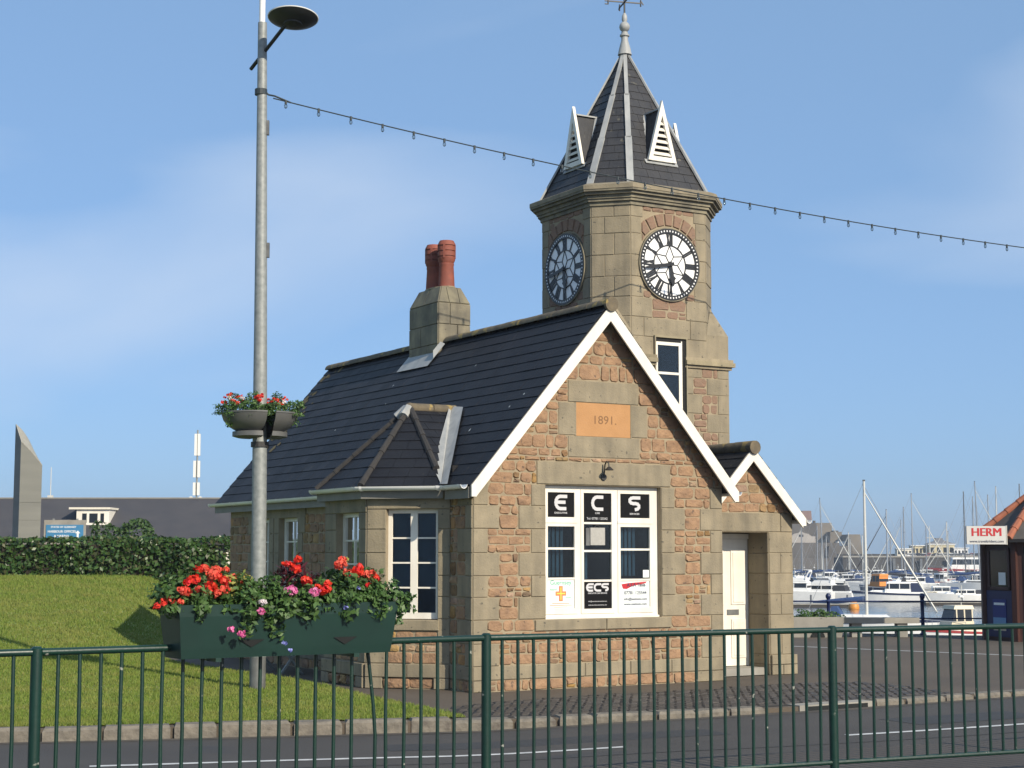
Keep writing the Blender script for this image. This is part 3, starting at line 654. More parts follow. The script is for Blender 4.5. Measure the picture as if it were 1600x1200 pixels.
php = [(1.03, 1, 3.24+1.03*4.99), (-1.03, 1, 3.24-1.03*4.99)]
st += rubble(FP, [(2.42, 3.3, [(GW+.02, 5.85)])], php, seed=81)
front_key = [(v, f, a*3) for v, f, a in front_st]
emit(front_key+st, 'rubble_stone', M['rubble'], wall)
# step and door
MB().box(GW+.03, 5.38, .62, 1.05, 0, .11).build('doorstep', M['concrete'], cot)
FD = Frame((0,1.04), (1,0), (0,-1)); door = MB()
door.box(4.6, 5.40, 1.0, 1.045, .12, 2.03); dob = door.build('door', M['white_paint'], cot, label='white panelled front door in the porch')
for a, b, c, d in ((4.66,4.92,1.04,1.86),(5.06,5.33,1.04,1.86),(4.66,4.92,.24,.82),(5.06,5.33,.24,.82)):
    m_ = MB(); m_.prism([(a,c),(b,c),(b,d),(a,d)], lambda x, y, o: (x, o, y), .985, 1.0); m_.prism([(a+.035,c+.035),(b-.035,c+.035),(b-.035,d-.035),(a+.035,d-.035)], lambda x, y, o: (x, o, y), .977, .985); m_.build('door_panel', M['white_paint'], dob)
MB().box(4.98, 5.205, .99, .9995, .885, .965).build('letter_plate', M['galvanised_base'], dob)
MB().sphere((4.68,.975,1.02), .03).build('door_knob', M['iron'], dob)
fm = MB(); fm.box(5.403, 5.47, .95, 1.045, .1, 2.03); fm.box(5.475, 5.55, .9, 1.045, .1, 2.03); fm.box(4.5, 5.55, .96, 1.045, 2.033, 2.11); fm.build('door_frame', M['white_paint'], cot)
# ------------------------------------------------------------------ main roof
ra = math.atan(SL); EYL = (math.cos(ra), 0, math.sin(ra)); SLEN = math.hypot(RU+EO, RZ-EZ)
roof = MB()
roof.poly((-EO,-VO,EZ-.02),(RU,-VO,RZ-.02),(RU,BK,RZ-.02),(-EO,BK,EZ-.02)); roof.poly((GW+EO,-VO,EZ-.02),(RU,-VO,RZ-.02),(RU,BK,RZ-.02),(GW+EO,BK,EZ-.02))
roofo = roof.build('roof', M['underlay'], cot)
camloc = Vector((0,0,CAM_H)); cth, sth = math.cos(TH), math.sin(TH)
def cdist(p): return -(Vector((c0.x+p.x*cth-p.y*sth, c0.y+p.x*sth+p.y*cth, p.z))-camloc).length
sl = slates([(-VO,0),(BK,0),(BK,SLEN),(-VO,SLEN)], (0,1,0), EYL, (-EO,0,EZ), .2, .3, key=cdist, seed=4)
sl += slates([(-VO,0),(BK,0),(BK,SLEN),(-VO,SLEN)], (0,1,0), (-math.cos(ra),0,math.sin(ra)), (GW+EO,0,EZ), .2, .3, key=lambda p: -99, seed=5)
mk = MB(); rm_ = random.Random(9)
for _ in range(11):
    y_, x_ = rm_.uniform(.2,8.8), rm_.uniform(.25,3.1); r0 = rm_.uniform(.008,.018); o_ = Vector((-EO,0,EZ))+Vector(EYL)*x_+Vector((0,y_,0))+Vector((-math.sin(ra),0,math.cos(ra)))*.016; el = rm_.uniform(1,2.4)
    mk.add([o_+Vector((0,1,0))*r0*math.cos(t)*.7+Vector(EYL)*r0*math.sin(t)*el for t in np.linspace(0,2*math.pi,7)[:-1]], [tuple(range(6))])
mk.build('bird_droppings', M['poster_white'], roofo, kind='stuff')
lc = MB()
for _ in range(34):
    y_, x_ = 9.1-abs(rm_.gauss(0,.25)), rm_.uniform(1.2,3.3); r0 = rm_.uniform(.03,.1); o_ = Vector((-EO,0,EZ))+Vector(EYL)*x_+Vector((0,y_,0))+Vector((-math.sin(ra),0,math.cos(ra)))*.017
    lc.add([o_+Vector((0,1,0))*r0*math.cos(t)*rm_.uniform(.6,1.1)+Vector(EYL)*r0*math.sin(t)*rm_.uniform(.6,1.1) for t in np.linspace(0,2*math.pi,10)[:-1]], [tuple(range(9))])
lc.build('lichen', M['lichen'], roofo, kind='stuff')
# ridge of half-round tiles
for k in range(20):
    w0 = -.235+k*.47; w1 = min(w0+.475, BK+.02); b = MB(); n = 10
    if 4.5 < (w0+w1)/2 < 5.5: continue
    rr = .1 if k % 2 == 0 else .103
    pts = [(RU+rr*1.1*math.cos(math.pi*j/n), w, RZ-.03+rr*math.sin(math.pi*j/n)) for w in (w0, w1) for j in range(n+1)]
    b.add(pts, [(j, j+1, n+2+j, n+1+j) for j in range(n)]+[tuple(range(n+1))[::-1], tuple(range(n+1, 2*n+2))]); b.build('ridge_tile', M['ridge_tile'], roofo, smooth=True)
MB().tube([(RU,-.255,RZ-.015),(RU,-.20,RZ-.015)], .105, 20).build('ridge_end_disc', M['ridge_tile'], roofo)
# bargeboards, soffits, fascias
nx, nzv = -math.sin(ra), math.cos(ra)            # outward normal of the left slope
def bargeboard(u_e, z_e, u_r, z_r, w, depth, th=.03, name='bargeboard', foot=.1):
    sg = 1 if u_r > u_e else -1; sl_ = (z_r-z_e)/abs(u_r-u_e); dv = depth*math.sqrt(1+sl_*sl_)
    poly = [(u_e, z_e-.002), (u_r, z_r-.002), (u_r, z_r-dv), (u_e+sg*.06, z_e-dv+sl_*.06), (u_e+sg*.06, z_e-foot-.05), (u_e, z_e-foot-.05)]
    b = MB(); b.prism(poly, lambda x, y, o: (x, o, y), w-th, w); return b.build(name, M['white_paint'], cot)
bargeboard(-EO, EZ, RU, RZ-.02, -VO+.012, .15); bargeboard(GW+EO, EZ, RU, RZ-.02, -VO+.010, .15)
sf = MB()
for sg, ue in ((1,-EO),(-1,GW+EO)):
    for k in (.03,):
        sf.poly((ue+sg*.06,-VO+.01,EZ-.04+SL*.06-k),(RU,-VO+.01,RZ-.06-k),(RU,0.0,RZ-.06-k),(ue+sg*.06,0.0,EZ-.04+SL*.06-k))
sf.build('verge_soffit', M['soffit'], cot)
def gutter(path, name='gutter', r=.052):
    b = MB(); path = [Vector(p) for p in path]; n = 7; rings = []
    for i, p in enumerate(path):
        d = (path[min(i+1,len(path)-1)]-path[max(i-1,0)]).normalized(); x = Vector((-d.y, d.x, 0)).normalized()
        rings.append([p+x*r*math.cos(math.pi+math.pi*j/n)+Vector((0,0,r*1.1*math.sin(math.pi+math.pi*j/n))) for j in range(n+1)]+[p+x*(r-.006)*math.cos(-math.pi*j/n)+Vector((0,0,(r-.006)*1.1*math.sin(-math.pi*j/n))) for j in range(n+1)])
    m = len(rings[0]); pts = [q for r_ in rings for q in r_]
    b.add(pts, [(i*m+j, i*m+(j+1)%m, (i+1)*m+(j+1)%m, (i+1)*m+j) for i in range(len(rings)-1) for j in range(m)]+[tuple(range(m)), tuple((len(rings)-1)*m+j for j in range(m))])
    g = b.build(name, M['white_plastic'], cot, smooth=True)
    for a, c in zip(path, path[1:]):
        L_ = (c-a).length; k = max(1, int(L_/.9)); d = (c-a).normalized()
        for i in range(k+1):
            p = a+d*(.06+(L_-.12)*i/k); br = MB(); x = Vector((-d.y,d.x,0)); 
            br.add([p+sg*d*.02+x*(r+.008)*math.cos(math.pi+math.pi*j/n)+Vector((0,0,(r+.008)*1.1*math.sin(math.pi+math.pi*j/n)+.003)) for sg in (-1,1) for j in range(n+1)], [(j,j+1,n+2+j,n+1+j) for j in range(n)])
            br.build('gutter_bracket', M['white_plastic'], g)
    return g
GU = -EO-.06
gutter([(GU,3.98,EZ-.005),(GU,9.3,EZ-.005)]); gutter([(GU,-.12,EZ+.01),(GU,.47,EZ+.01)], 'gutter')
MB().box(-EO-.012, -EO+.012, 3.9, BK, EZ-.17, EZ-.02).build('fascia', M['fascia_grey'], cot); MB().box(-EO-.012, -EO+.012, -VO+.05, .5, EZ-.17, EZ-.02).build('fascia', M['fascia_grey'], cot); MB().box(-EO+.014, .0, 3.8, 8.9, EZ-.16, EZ-.12).build('soffit_board', M['fascia_grey'], cot)
gutter([(GW+EO+.06,-.16,EZ-.005),(GW+EO+.06,3,EZ-.005)])
# bay roof
def bay_off(d):
    t = math.tan(R(22.5)); return [(-EO, .606-d*1.414+EO), (-.842-d, 1.448-d*t), (-.842-d, 2.81+d*t), (-EO, 3.65+d*1.414-EO)]
be = bay_off(.13); BZ = 2.71; Q = Vector((.15, 2.13, 3.9)); Rr = Vector((-EO+(3.9-EZ)/SL, 2.13, 3.9))
e = [Vector((*p, BZ)) for p in be]
bay = MB()
for a, b in zip(e, e[1:]): bay.poly(a, b, Q)
bay.poly(e[0], Q, Rr); bay.poly(e[3], Q, Rr); bayo = bay.build('bay_roof', M['underlay'], cot)
def tri_slates(a, b, c, seed, w=.3, ex_=.2, key=cdist):
    ex = (b-a).normalized(); n = ex.cross(c-a).normalized(); ey = n.cross(ex).normalized()
    if (c-a).dot(ey) < 0: ey = -ey
    P2 = lambda p: ((p-a).dot(ex), (p-a).dot(ey))
    return slates([P2(a), P2(b), P2(c)], ex, ey, a, ex_, w, key=key, seed=seed)
bsl = []
for i, (a, b) in enumerate(zip(e, e[1:])): bsl += tri_slates(a, b, Q, 30+i)
ex = (Rr-Q).normalized(); 
for a, sd_ in ((e[0], 41), (e[3], 42)):
    ey = (a-Q)-ex*((a-Q).dot(ex)); ey.normalize(); P2 = lambda p: ((p-a).dot(ex), (p-a).dot(-ey)); bsl += slates([P2(a), P2(Q), P2(Rr)], ex, -ey, a, .2, .3, key=cdist, seed=sd_)
emit(sl, 'slate', M['slate'], roofo); emit(bsl, 'slate', M['slate'], bayo, 120)
for a in (e[1], e[2], e[0], e[3]):
    k = 5; d = Q-a
    for i in range(k):
        p0 = a+d*(i/k)+V(0,0,.02); p1 = a+d*((i+1.06)/k)+V(0,0,.02)
        if a is e[0] and i == 0: continue
        MB().tube([p0, p1], [.05,.04], 8).build('hip_tile', M['hip_tile'], bayo, smooth=True)
for i in range(2): MB().tube([Q.lerp(Rr, i*.5-.03)+V(0,0,.0), Q.lerp(Rr, i*.5+.5)], .075, 10).build('ridge_tile', M['ridge_tile'], bayo, smooth=True)
MB().sphere(Q+V(0,0,.0), .09, 10, 6, .9).build('hip_cap', M['ridge_tile'], bayo, smooth=True)
for a in (e[1], e[2]): MB().tube([Q.lerp(a, .03)+V(0,0,.03), Q.lerp(a, .14)+V(0,0,.03)], .072, 8).build('lead_saddle', M['lead'], bayo)
up = Vector((nx, 0, nzv)); b0 = e[0]+V(.0,.02,0)+up*.05
nrm_s = Vector((nx,0,nzv))
ld = MB(); vd = (Rr-e[0]); 
ld.poly(e[0]+nrm_s*.045+V(0,.05,0), e[0]+nrm_s*.04+V(0,-.17,0), Rr+nrm_s*.04+V(0,-.30,0), Rr+nrm_s*.06+V(0,-.0,.02)); ld.poly(e[0]+nrm_s*.05+V(0,.0,0), Rr+nrm_s*.07, Rr.lerp(Q,.2)+V(0,-.08,.01), e[0].lerp(Q,.2)+V(0,.1,.05))
ld.build('lead_flashing', M['lead'], bayo)
bo = bay_off(.19); bp = [Vector((*p, BZ-.0)) for p in bo]; bp[0] = Vector((GU, .47, BZ)); bp[3] = Vector((GU, 3.9, BZ))
gutter(bp)
fb = MB(); fo = bay_off(.125); fi = bay_off(.02)
for (a, b), (c, d) in zip(zip(fo, fo[1:]), zip(fi, fi[1:])):
    fb.hexa([(*a,BZ-.16),(*b,BZ-.16),(*d,BZ-.16),(*c,BZ-.16),(*a,BZ-.02),(*b,BZ-.02),(*d,BZ-.02),(*c,BZ-.02)])
fb.build('bay_fascia', M['fascia_grey'], cot)
MB().tube([(GU,4.02,EZ-.04),(GU,4.02,EZ-.2),(-.12,4.02,EZ-.30),(-.07,3.98,EZ-.34),(-.07,3.95,.15)], .036, 10).build('downpipe', M['white_plastic'], cot, smooth=True)
# chimney
ch = MB(); cu0, cu1, cw0, cw1 = 1.87, 2.46, 4.5, 5.52
ch.box(cu0+.01, cu1-.01, cw0+.01, cw1-.01, 4.2, 5.9); ch.hexa([(cu0+.01,cw0+.01,5.9),(cu1-.01,cw0+.01,5.9),(cu1-.01,cw1-.01,5.9),(cu0+.01,cw1-.01,5.9),(cu0+.12,cw0+.12,6.18),(cu1-.12,cw0+.12,6.18),(cu1-.12,cw1-.12,6.18),(cu0+.12,cw1-.12,6.18)])
chim = ch.build('chimney', M['mortar'], cot); C_ = M['ashlar_weathered']
CF = Frame((0,cw0), (1,0), (0,-1)); CL = Frame((cu0,0), (0,1), (-1,0)); CR = Frame((cu1,0), (0,1), (1,0))
for i, (z0, z1) in enumerate(((4.9,5.22),(5.22,5.55),(5.55,5.9))):
    m1 = (cu0+cu1)/2+(.06 if i % 2 else -.08); 
    for a, b in ((cu0,m1),(m1,cu1)): ashlar(CF, a, b, z0, z1, C_, chim, .012, .02)
    m2 = 5.0+(.1 if i % 2 else -.12)
    for a, b in ((cw0,m2),(m2,cw1)): ashlar(CL, a, b, z0, z1, C_, chim, .012, .02); ashlar(CR, a, b, z0, z1, C_, chim, .012, .02)
def quadblock(p, m, parent, out=.012):           # four corners of a sloping face
    p = [Vector(q) for q in p]; n = (p[1]-p[0]).cross(p[3]-p[0]).normalized(); c = sum(p, Vector())/4
    i = [q+(c-q).normalized()*.012+n*out for q in p]; MB().add([q-n*.01 for q in p]+i, [(4,5,6,7)]+[(k,(k+1)%4,4+(k+1)%4,4+k) for k in range(4)]).build('cap_block', m, parent)
def sideq(u0, w0, u1, w1):
    f = lambda u, w: (min(max(u, cu0+.12), cu1-.12), min(max(w, cw0+.12), cw1-.12), 6.19)
    return [(u0,w0,5.905),(u1,w1,5.905),f(u1,w1),f(u0,w0)]
for a, b in ((cu0,cu0+.2),(cu0+.2,cu0+.4),(cu0+.4,cu1)): quadblock(sideq(a, cw0, b, cw0), C_, chim)
for a, b in ((cw0,5.0),(5.0,cw1)): quadblock(sideq(cu0, b, cu0, a), C_, chim); quadblock(sideq(cu1, a, cu1, b), C_, chim)
MB().lathe([(.0001,6.19),(.2,6.19),(.2,6.21),(.0001,6.22)], (2.165,5.0,0), 14, 1, 2.0).build('mortar_flaunching', M['mortar'], chim)
for cy in (4.77, 5.22):
    c_ = (2.165, cy, 0); pt = MB().lathe([(.138,6.17),(.132,6.3),(.118,6.56),(.124,6.575),(.124,6.60),(.118,6.605),(.14,6.65),(.148,6.70),(.135,6.70),(.135,6.725),(.15,6.726),(.15,6.79),(.136,6.79),(.136,6.815),(.15,6.816),(.15,6.88),(.136,6.88),(.136,6.905),(.15,6.906),(.147,6.93),(.118,6.985),(.105,6.985),(.1,6.6)], c_, 22).build('chimney_pot', M['terracotta'], chim, smooth=True)
    for k in range(4):
        a = math.pi/4+k*math.pi/2; MB().box(-.014,.014,-.014,.014,6.68,6.92); x, y = 2.165+.146*math.cos(a), cy+.146*math.sin(a)
        MB().bar((x,y,6.68),(x,y,6.92),.035,.014,(math.cos(a),math.sin(a),0)).build('pot_rib', M['terracotta'], pt)
lf = MB(); o_ = nrm_s*.035
zr = lambda u: EZ+SL*(u+EO)
lf.poly(Vector((cu0-.2,cw0-.06,zr(cu0-.2)))+o_, Vector((cu0-.2,cw1+.04,zr(cu0-.2)))+o_, Vector((cu0+.05,cw1+.04,zr(cu0+.05)))+o_, Vector((cu0+.05,cw0-.06,zr(cu0+.05)))+o_)
lf.poly(Vector((cu0-.1,cw0-.09,zr(cu0-.1)))+o_*1.4, Vector((RU-.08,cw0-.09,zr(RU-.08)))+o_*1.4, Vector((RU-.08,cw0-.02,zr(RU-.08)))+o_*3.2, Vector((cu0-.02,cw0-.02,zr(cu0-.02)))+o_*3.2)
lf.build('chimney_flashing', M['lead'], chim)
# porch roof
PR = Vector((4.99, .32, 3.40)); PS = 1.06; PE = 5.86+.13; 
prf = MB(); ez = PR.z-PS*(PE-PR.x); lz = PR.z-PS*(PR.x-4.0)
prf.poly((PR.x,.33,PR.z-.02),(PE,.33,ez-.02),(PE,3.0,ez-.02),(PR.x,3.0,PR.z-.02)); prf.poly((PR.x,.33,PR.z-.02),(4.0,.33,lz-.02),(4.0,3.0,lz-.02),(PR.x,3.0,PR.z-.02)); pro = prf.build('porch_roof', M['underlay'], cot)
pa = math.atan(PS); psl = slates([(.33,0),(3,0),(3,1.37),(.33,1.37)], (0,1,0), (-math.cos(pa),0,math.sin(pa)), (PE,0,ez), .2, .3, key=cdist, seed=51)
psl += slates([(.33,0),(3,0),(3,1.44),(.33,1.44)], (0,1,0), (math.cos(pa),0,math.sin(pa)), (4.0,0,lz), .2, .3, key=cdist, seed=52)
emit(psl, 'slate', M['slate'], pro, 150)
for k in range(6):
    MB().tube([(PR.x,.27+k*.46,PR.z-.01),(PR.x,.27+k*.46+.45,PR.z-.01)], .098 if k else .102, 14).build('ridge_tile', M['ridge_tile'], pro, smooth=True)
bargeboard(PE, ez, PR.x, PR.z-.01, .345, .14, foot=.06); bargeboard(4.05, PR.z-PS*(PR.x-4.05), PR.x, PR.z-.01, .343, .14, foot=.0)
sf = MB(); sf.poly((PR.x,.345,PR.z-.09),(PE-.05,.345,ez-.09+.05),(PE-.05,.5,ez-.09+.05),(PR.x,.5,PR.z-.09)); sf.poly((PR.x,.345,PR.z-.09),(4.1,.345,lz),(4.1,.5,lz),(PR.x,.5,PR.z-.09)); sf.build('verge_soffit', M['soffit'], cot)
gutter([(PE+.05,.3,ez-.02),(PE+.05,3,ez-.02)])
# front window: three lights with sign panels
fw = link('window', None, cot, label='three-light white window filled with sign panels and blinds'); o = .09
def fbx(name, a, b, c, d, y0, y1, m, par=fw): q = MB(); q.box(a, b, y0, y1, c, d); return q.build(name, m, par)
WP = M['white_paint']
fbx('frame', 1.128, 1.165, .925, 2.735, .085, .14, WP); fbx('frame', 2.955, 3.043, .925, 2.735, .085, .14, WP); fbx('frame', 1.165, 2.955, 2.69, 2.735, .0855, .14, WP); fbx('frame', 1.165, 2.955, .925, .985, .0855, .14, WP)
fbx('sill', 1.128, 3.043, .9265, .955, .05, .085, WP); fbx('mullion', 1.69, 1.75, .985, 2.69, .086, .14, WP); fbx('mullion', 2.305, 2.36, .985, 2.69, .086, .14, WP)
def light(s0, s1, z0, z1, bars, rail=.045, y=.078, low=None):
    low = low or rail
    q = MB(); q.box(s0, s0+rail, y, .13, z0, z1); q.box(s1-rail, s1, y, .13, z0, z1); q.box(s0+rail, s1-rail, y+.0005, .13, z1-rail, z1); q.box(s0+rail, s1-rail, y+.0005, .13, z0, z0+low); q.build('casement', WP, fw)
    zs = [z0+low]+bars+[z1-rail]
    for zb in bars: fbx('glazing_bar', s0+rail, s1-rail, zb-.014, zb+.014, y+.006, .12, WP)
    for a, b in zip(zs, zs[1:]): fbx('pane', s0+rail+.003, s1-rail-.003, a+.003, b-.003, .105, .109, M['glass'])
light(1.168, 1.69, 2.26, 2.688, []); light(1.168, 1.69, .99, 2.225, [1.47,1.878], low=.075)
light(1.752, 2.303, .99, 2.688, [1.437,1.845,2.228], low=.065); light(2.362, 2.952, 2.26, 2.688, []); light(2.362, 2.952, .99, 2.225, [1.445,1.866], low=.075)
fbx('transom', 1.166, 1.69, 2.226, 2.259, .07, .14, WP); fbx('transom', 2.36, 2.954, 2.226, 2.259, .07, .14, WP)
def panel(name, a, b, c, d, m, lab): return fbx(name, a, b, c, d, .098, .103, m)
T = lambda cx, cz: (lambda x, y, z: FF.P(cx+x, cz+y, -.0965+z))
Pn = M['black_panel']; SI = M['silver_ink']
panel('sign_panel', 1.214, 1.644, 2.306, 2.642, Pn, ''); panel('sign_panel', 1.798, 2.257, 2.243, 2.642, Pn, ''); panel('sign_panel', 2.408, 2.906, 2.306, 2.642, Pn, '')
def glyph(kind, cx, cz, w, h, t):                # rounded block capitals of the three sign panels
    q = MB(); fn = lambda x, y, o_: FF.P(cx+x*w, cz+y*h, o_)
    def stroke(pts, tw=t):
        pts = [Vector((p[0]*w, p[1]*h)) for p in pts]
        for i, (a, b) in enumerate(zip(pts, pts[1:])):
            d = (b-a).normalized()*tw/2; n_ = Vector((-d.y, d.x)); k = .6
            pl = [a-d*k-n_, b+d*k-n_, b+d*k+n_, a-d*k+n_]; q.prism([(p.x, p.y) for p in pl], lambda x, y, o_: FF.P(cx+x, cz+y, o_), -.0975-.0003*i, -.0945-.0003*i)
    arc = lambda x0, y0, rx, ry, a0, a1, n=6: [(x0+rx*math.cos(R(a0+(a1-a0)*i/n)), y0+ry*math.sin(R(a0+(a1-a0)*i/n))) for i in range(n+1)]
    if kind == 'E': stroke([(.5,.44)]+arc(-.05,0,.42,.44,90,270,8)+[(.42,-.44)]); stroke([(-.4,.02),(.34,.02)])
    if kind == 'C': stroke([(.5,.44)]+arc(-.02,0,.44,.44,90,270,8)+[(.5,-.44)])
    if kind == 'S': stroke([(.5,.44)]+arc(-.12,.23,.34,.21,90,270,5)+arc(.12,-.2,.34,.22,90,-90,5)+[(-.5,-.44)])
    return q.build('lettering', SI, fw)
glyph('E', 1.437, 2.505, .175, .19, .046); glyph('C', 2.035, 2.505, .17, .19, .046); glyph('S', 2.66, 2.505, .175, .19, .046)
text('EXECUTIVE', .034, SI, fw, T(1.435,2.362), sx=1.2, bold=.01); text('CAR', .034, SI, fw, T(2.035,2.365), sx=1.2, bold=.01); text('Tel: 07781 125542', .046, SI, fw, T(2.03,2.29)); text('SERVICES', .034, SI, fw, T(2.66,2.362), sx=1.2, bold=.01)
panel('poster', 1.214, 1.644, 1.065, 1.457, M['poster_white'], ''); panel('sign_panel', 1.798, 2.257, 1.058, 1.422, Pn, ''); panel('poster', 2.408, 2.906, 1.065, 1.43, M['poster_white'], '')
text('Guernsey', .088, M['green_ink'], fw, T(1.43,1.415), bold=.01); text('Island', .05, M['green_ink'], fw, T(1.31,1.325)); text('tours', .045, M['green_ink'], fw, T(1.555,1.215))
cq = MB(); 
for a, b, c, d in ((1.40,1.462,1.165,1.37),(1.345,1.518,1.238,1.298)): cq.box(a, b, .0955+.0006*(a < 1.38), .098, c, d)
cq.build('poster_cross', M['orange_ink'], fw); cq = MB(); cq.box(1.424,1.438,.0938,.0954,1.185,1.35); cq.box(1.365,1.498,.0932,.0952,1.261,1.275); cq.build('poster_cross', M['yellow_ink'], fw)
cq = MB()
for a, b, zz in ((1.29,1.57,1.135),(1.25,1.61,1.11),(1.32,1.54,1.085)): cq.box(a, b, .0965, .098, zz-.004, zz+.004)
cq.build('poster_line', M['orange_ink'], fw)
for i, ch_ in enumerate('ECS'): glyph(ch_, 1.905+i*.125, 1.345, .105, .1, .028)
text('EXECUTIVE CAR SERVICES', .027, SI, fw, T(2.03,1.265), bold=.01); text('info@executivecarservices.com', .024, SI, fw, T(2.03,1.155)); text('www.executivecarservices.com', .024, SI, fw, T(2.03,1.105))
rq = MB(); rq.prism([(2.43,1.385),(2.55,1.40),(2.86,1.418),(2.84,1.395),(2.62,1.36),(2.52,1.318),(2.455,1.322)], lambda x, y, o_: (x, o_, y), .0955, .0978); rq.build('red_swoosh', M['red_ink'], fw)
text('A.S.A Taxis', .068, M['dark_ink'], fw, lambda x, y, z: FF.P(2.68+x, 1.372+y, -.0945+z), bold=.014); text('07781 125544', .066, M['dark_ink'], fw, T(2.665,1.262), bold=.012); text('info@asataxis.com', .052, M['dark_ink'], fw, T(2.665,1.178), bold=.01); text('www.asataxis.com', .052, M['dark_ink'], fw, T(2.665,1.108), bold=.01)
fbx('sticker', 2.80, 2.9, 1.475, 1.58, .0985, .1035, M['poster_white'])
for s0, s1, z0, z1 in ((1.2,1.56,1.5,2.2),(1.8,2.0,1.46,1.83),(2.4,2.76,1.5,2.2)):
    k = int((s1-s0)/.068)
    for i in range(k):
        x = s0+.01+i*.068; q = MB(); q.bar((x+.03,.2,z0),(x+.03,.2,z1),.036,.004,(math.cos(.95+random.uniform(-.15,.15)),math.sin(.95),0)); q.build('blind_slat', M['blind'], fw)
spk = MB(); spk.box(1.895,2.135,.06,.0955,1.925,2.165); so = spk.build('intercom_box', M['speaker_grey'], fw); MB().tube([(1.98,.085,2.165),(2.0,.08,2.2),(2.05,.085,2.19),(2.08,.09,2.165)], .006, 6).build('intercom_cable', M['iron'], so)
MB().box(1.83,1.894,.075,.0975,1.92,2.16).build('intercom_shade', M['galvanised_base'], so)
# other windows
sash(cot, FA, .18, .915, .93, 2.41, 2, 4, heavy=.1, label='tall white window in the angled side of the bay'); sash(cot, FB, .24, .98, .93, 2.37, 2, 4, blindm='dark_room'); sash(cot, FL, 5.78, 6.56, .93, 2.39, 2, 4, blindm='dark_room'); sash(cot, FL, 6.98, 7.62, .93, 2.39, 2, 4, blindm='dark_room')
# swan-neck wall lamp
wl = thing('wall_lamp', 'small dark swan-neck lamp on the stone lintel above the sign window', 'lamp', (c0.x+2.06*cth, c0.y+2.06*sth, 0), TH)
MB().tube([(0,-.018,2.86),(0,-.04,2.86)], .045, 12).build('back_plate', M['iron'], wl)
MB().tube([(0,-.035,2.86),(0,-.05,2.95),(0,-.06,3.03),(0,-.1,3.075),(0,-.15,3.05),(0,-.165,2.99)], .01, 8).build('neck', M['iron'], wl, smooth=True)
MB().lathe([(.015,3.0),(.03,2.99),(.062,2.955),(.06,2.95),(.012,2.97)], (0,-.165,0), 14).build('shade', M['iron'], wl, smooth=True)

# ================================================================== the clock tower
tow = thing('clock_tower', 'square stone clock tower with chamfered corners and pointed slate spire behind the cottage', 'tower', (c0.x, c0.y, 0), TH)
TU0, TU1, TW0, TW1, TC = 4.185, 6.655, 3.0, 5.47, .465
TCU, TCW = (TU0+TU1)/2, (TW0+TW1)/2
def octo(off=0):                                # chamfered square, offset outwards, corner order from front-left going right
    k = off*math.tan(R(22.5)); a, b, c, d = TU0-off, TU1+off, TW0-off, TW1+off; q = TC+off-k
    return [(a+q,c),(b-q,c),(b,c+q),(b,d-q),(b-q,d),(a+q,d),(a,d-q),(a,c+q)]
ZB, ZC = 5.06, 7.58
tm = MB()
tm.box(TU0, TU1, TW0, TW1, 0, ZB)
oc = octo(); tm.prism(oc, lambda x, y, z: (x, y, z), ZB, ZC)
twall = tm.build('wall', M['mortar'], tow)
TFf = Frame((0,TW0), (1,0), (0,-1)); TFl = Frame((TU0,0), (0,1), (-1,0)); TFc = Frame((TU0+TC,TW0), (-1,1), (-1,-1)); TFr = Frame((TU1-TC,TW0), (1,1), (1,-1)); CW_ = TC*math.sqrt(2)
TA = M['ashlar']; tst = []
TR = [5.06,5.37,5.69,6.02,6.36,6.72,7.08,7.36,7.58]
F0, F1 = TU0+TC, TU1-TC; L0, L1 = TW0+TC, TW1-TC
for i, (z0, z1) in enumerate(zip(TR, TR[1:])):
    alt = i % 2
    # chamfer faces
    m1 = CW_*(.42 if alt else .66)
    for a, b in ((0,m1),(m1,CW_)): ashlar(TFc, a, b, z0, z1, TA, twall, .012, .002)
    ashlar(TFr, 0, CW_, z0, z1, TA, twall, .012, .002)
    q = .25 if alt else .21
    if i == 0:
        for a, b in ((F0,5.10),(5.70,F1)): ashlar(TFf, a, b, z0, z1, TA, twall, .012, .002)
        for a, b in ((L0,4.0),(4.0,L1)): ashlar(TFl, a, b, z0, z1, TA, twall, .012, .002)
        continue
    if i == 1:
        for a, b in ((F0,4.9),(4.9,5.85),(5.85,F1)): ashlar(TFf, a, b, z0, z1, TA, twall, .012, .002)
        for a, b in ((L0,3.9),(3.9,4.6),(4.6,L1)): ashlar(TFl, a, b, z0, z1, TA, twall, .012, .002)
        continue
    if i == 2: q = .42
    for F, s0, s1 in ((TFf,F0,F1),(TFl,L0,L1)):
        ashlar(F, s0, s0+q, z0, z1, TA, twall, .012, .002); ashlar(F, s1-q, s1, z0, z1, TA, twall, .012, .002)
CKZ, CKR = 6.607, .605
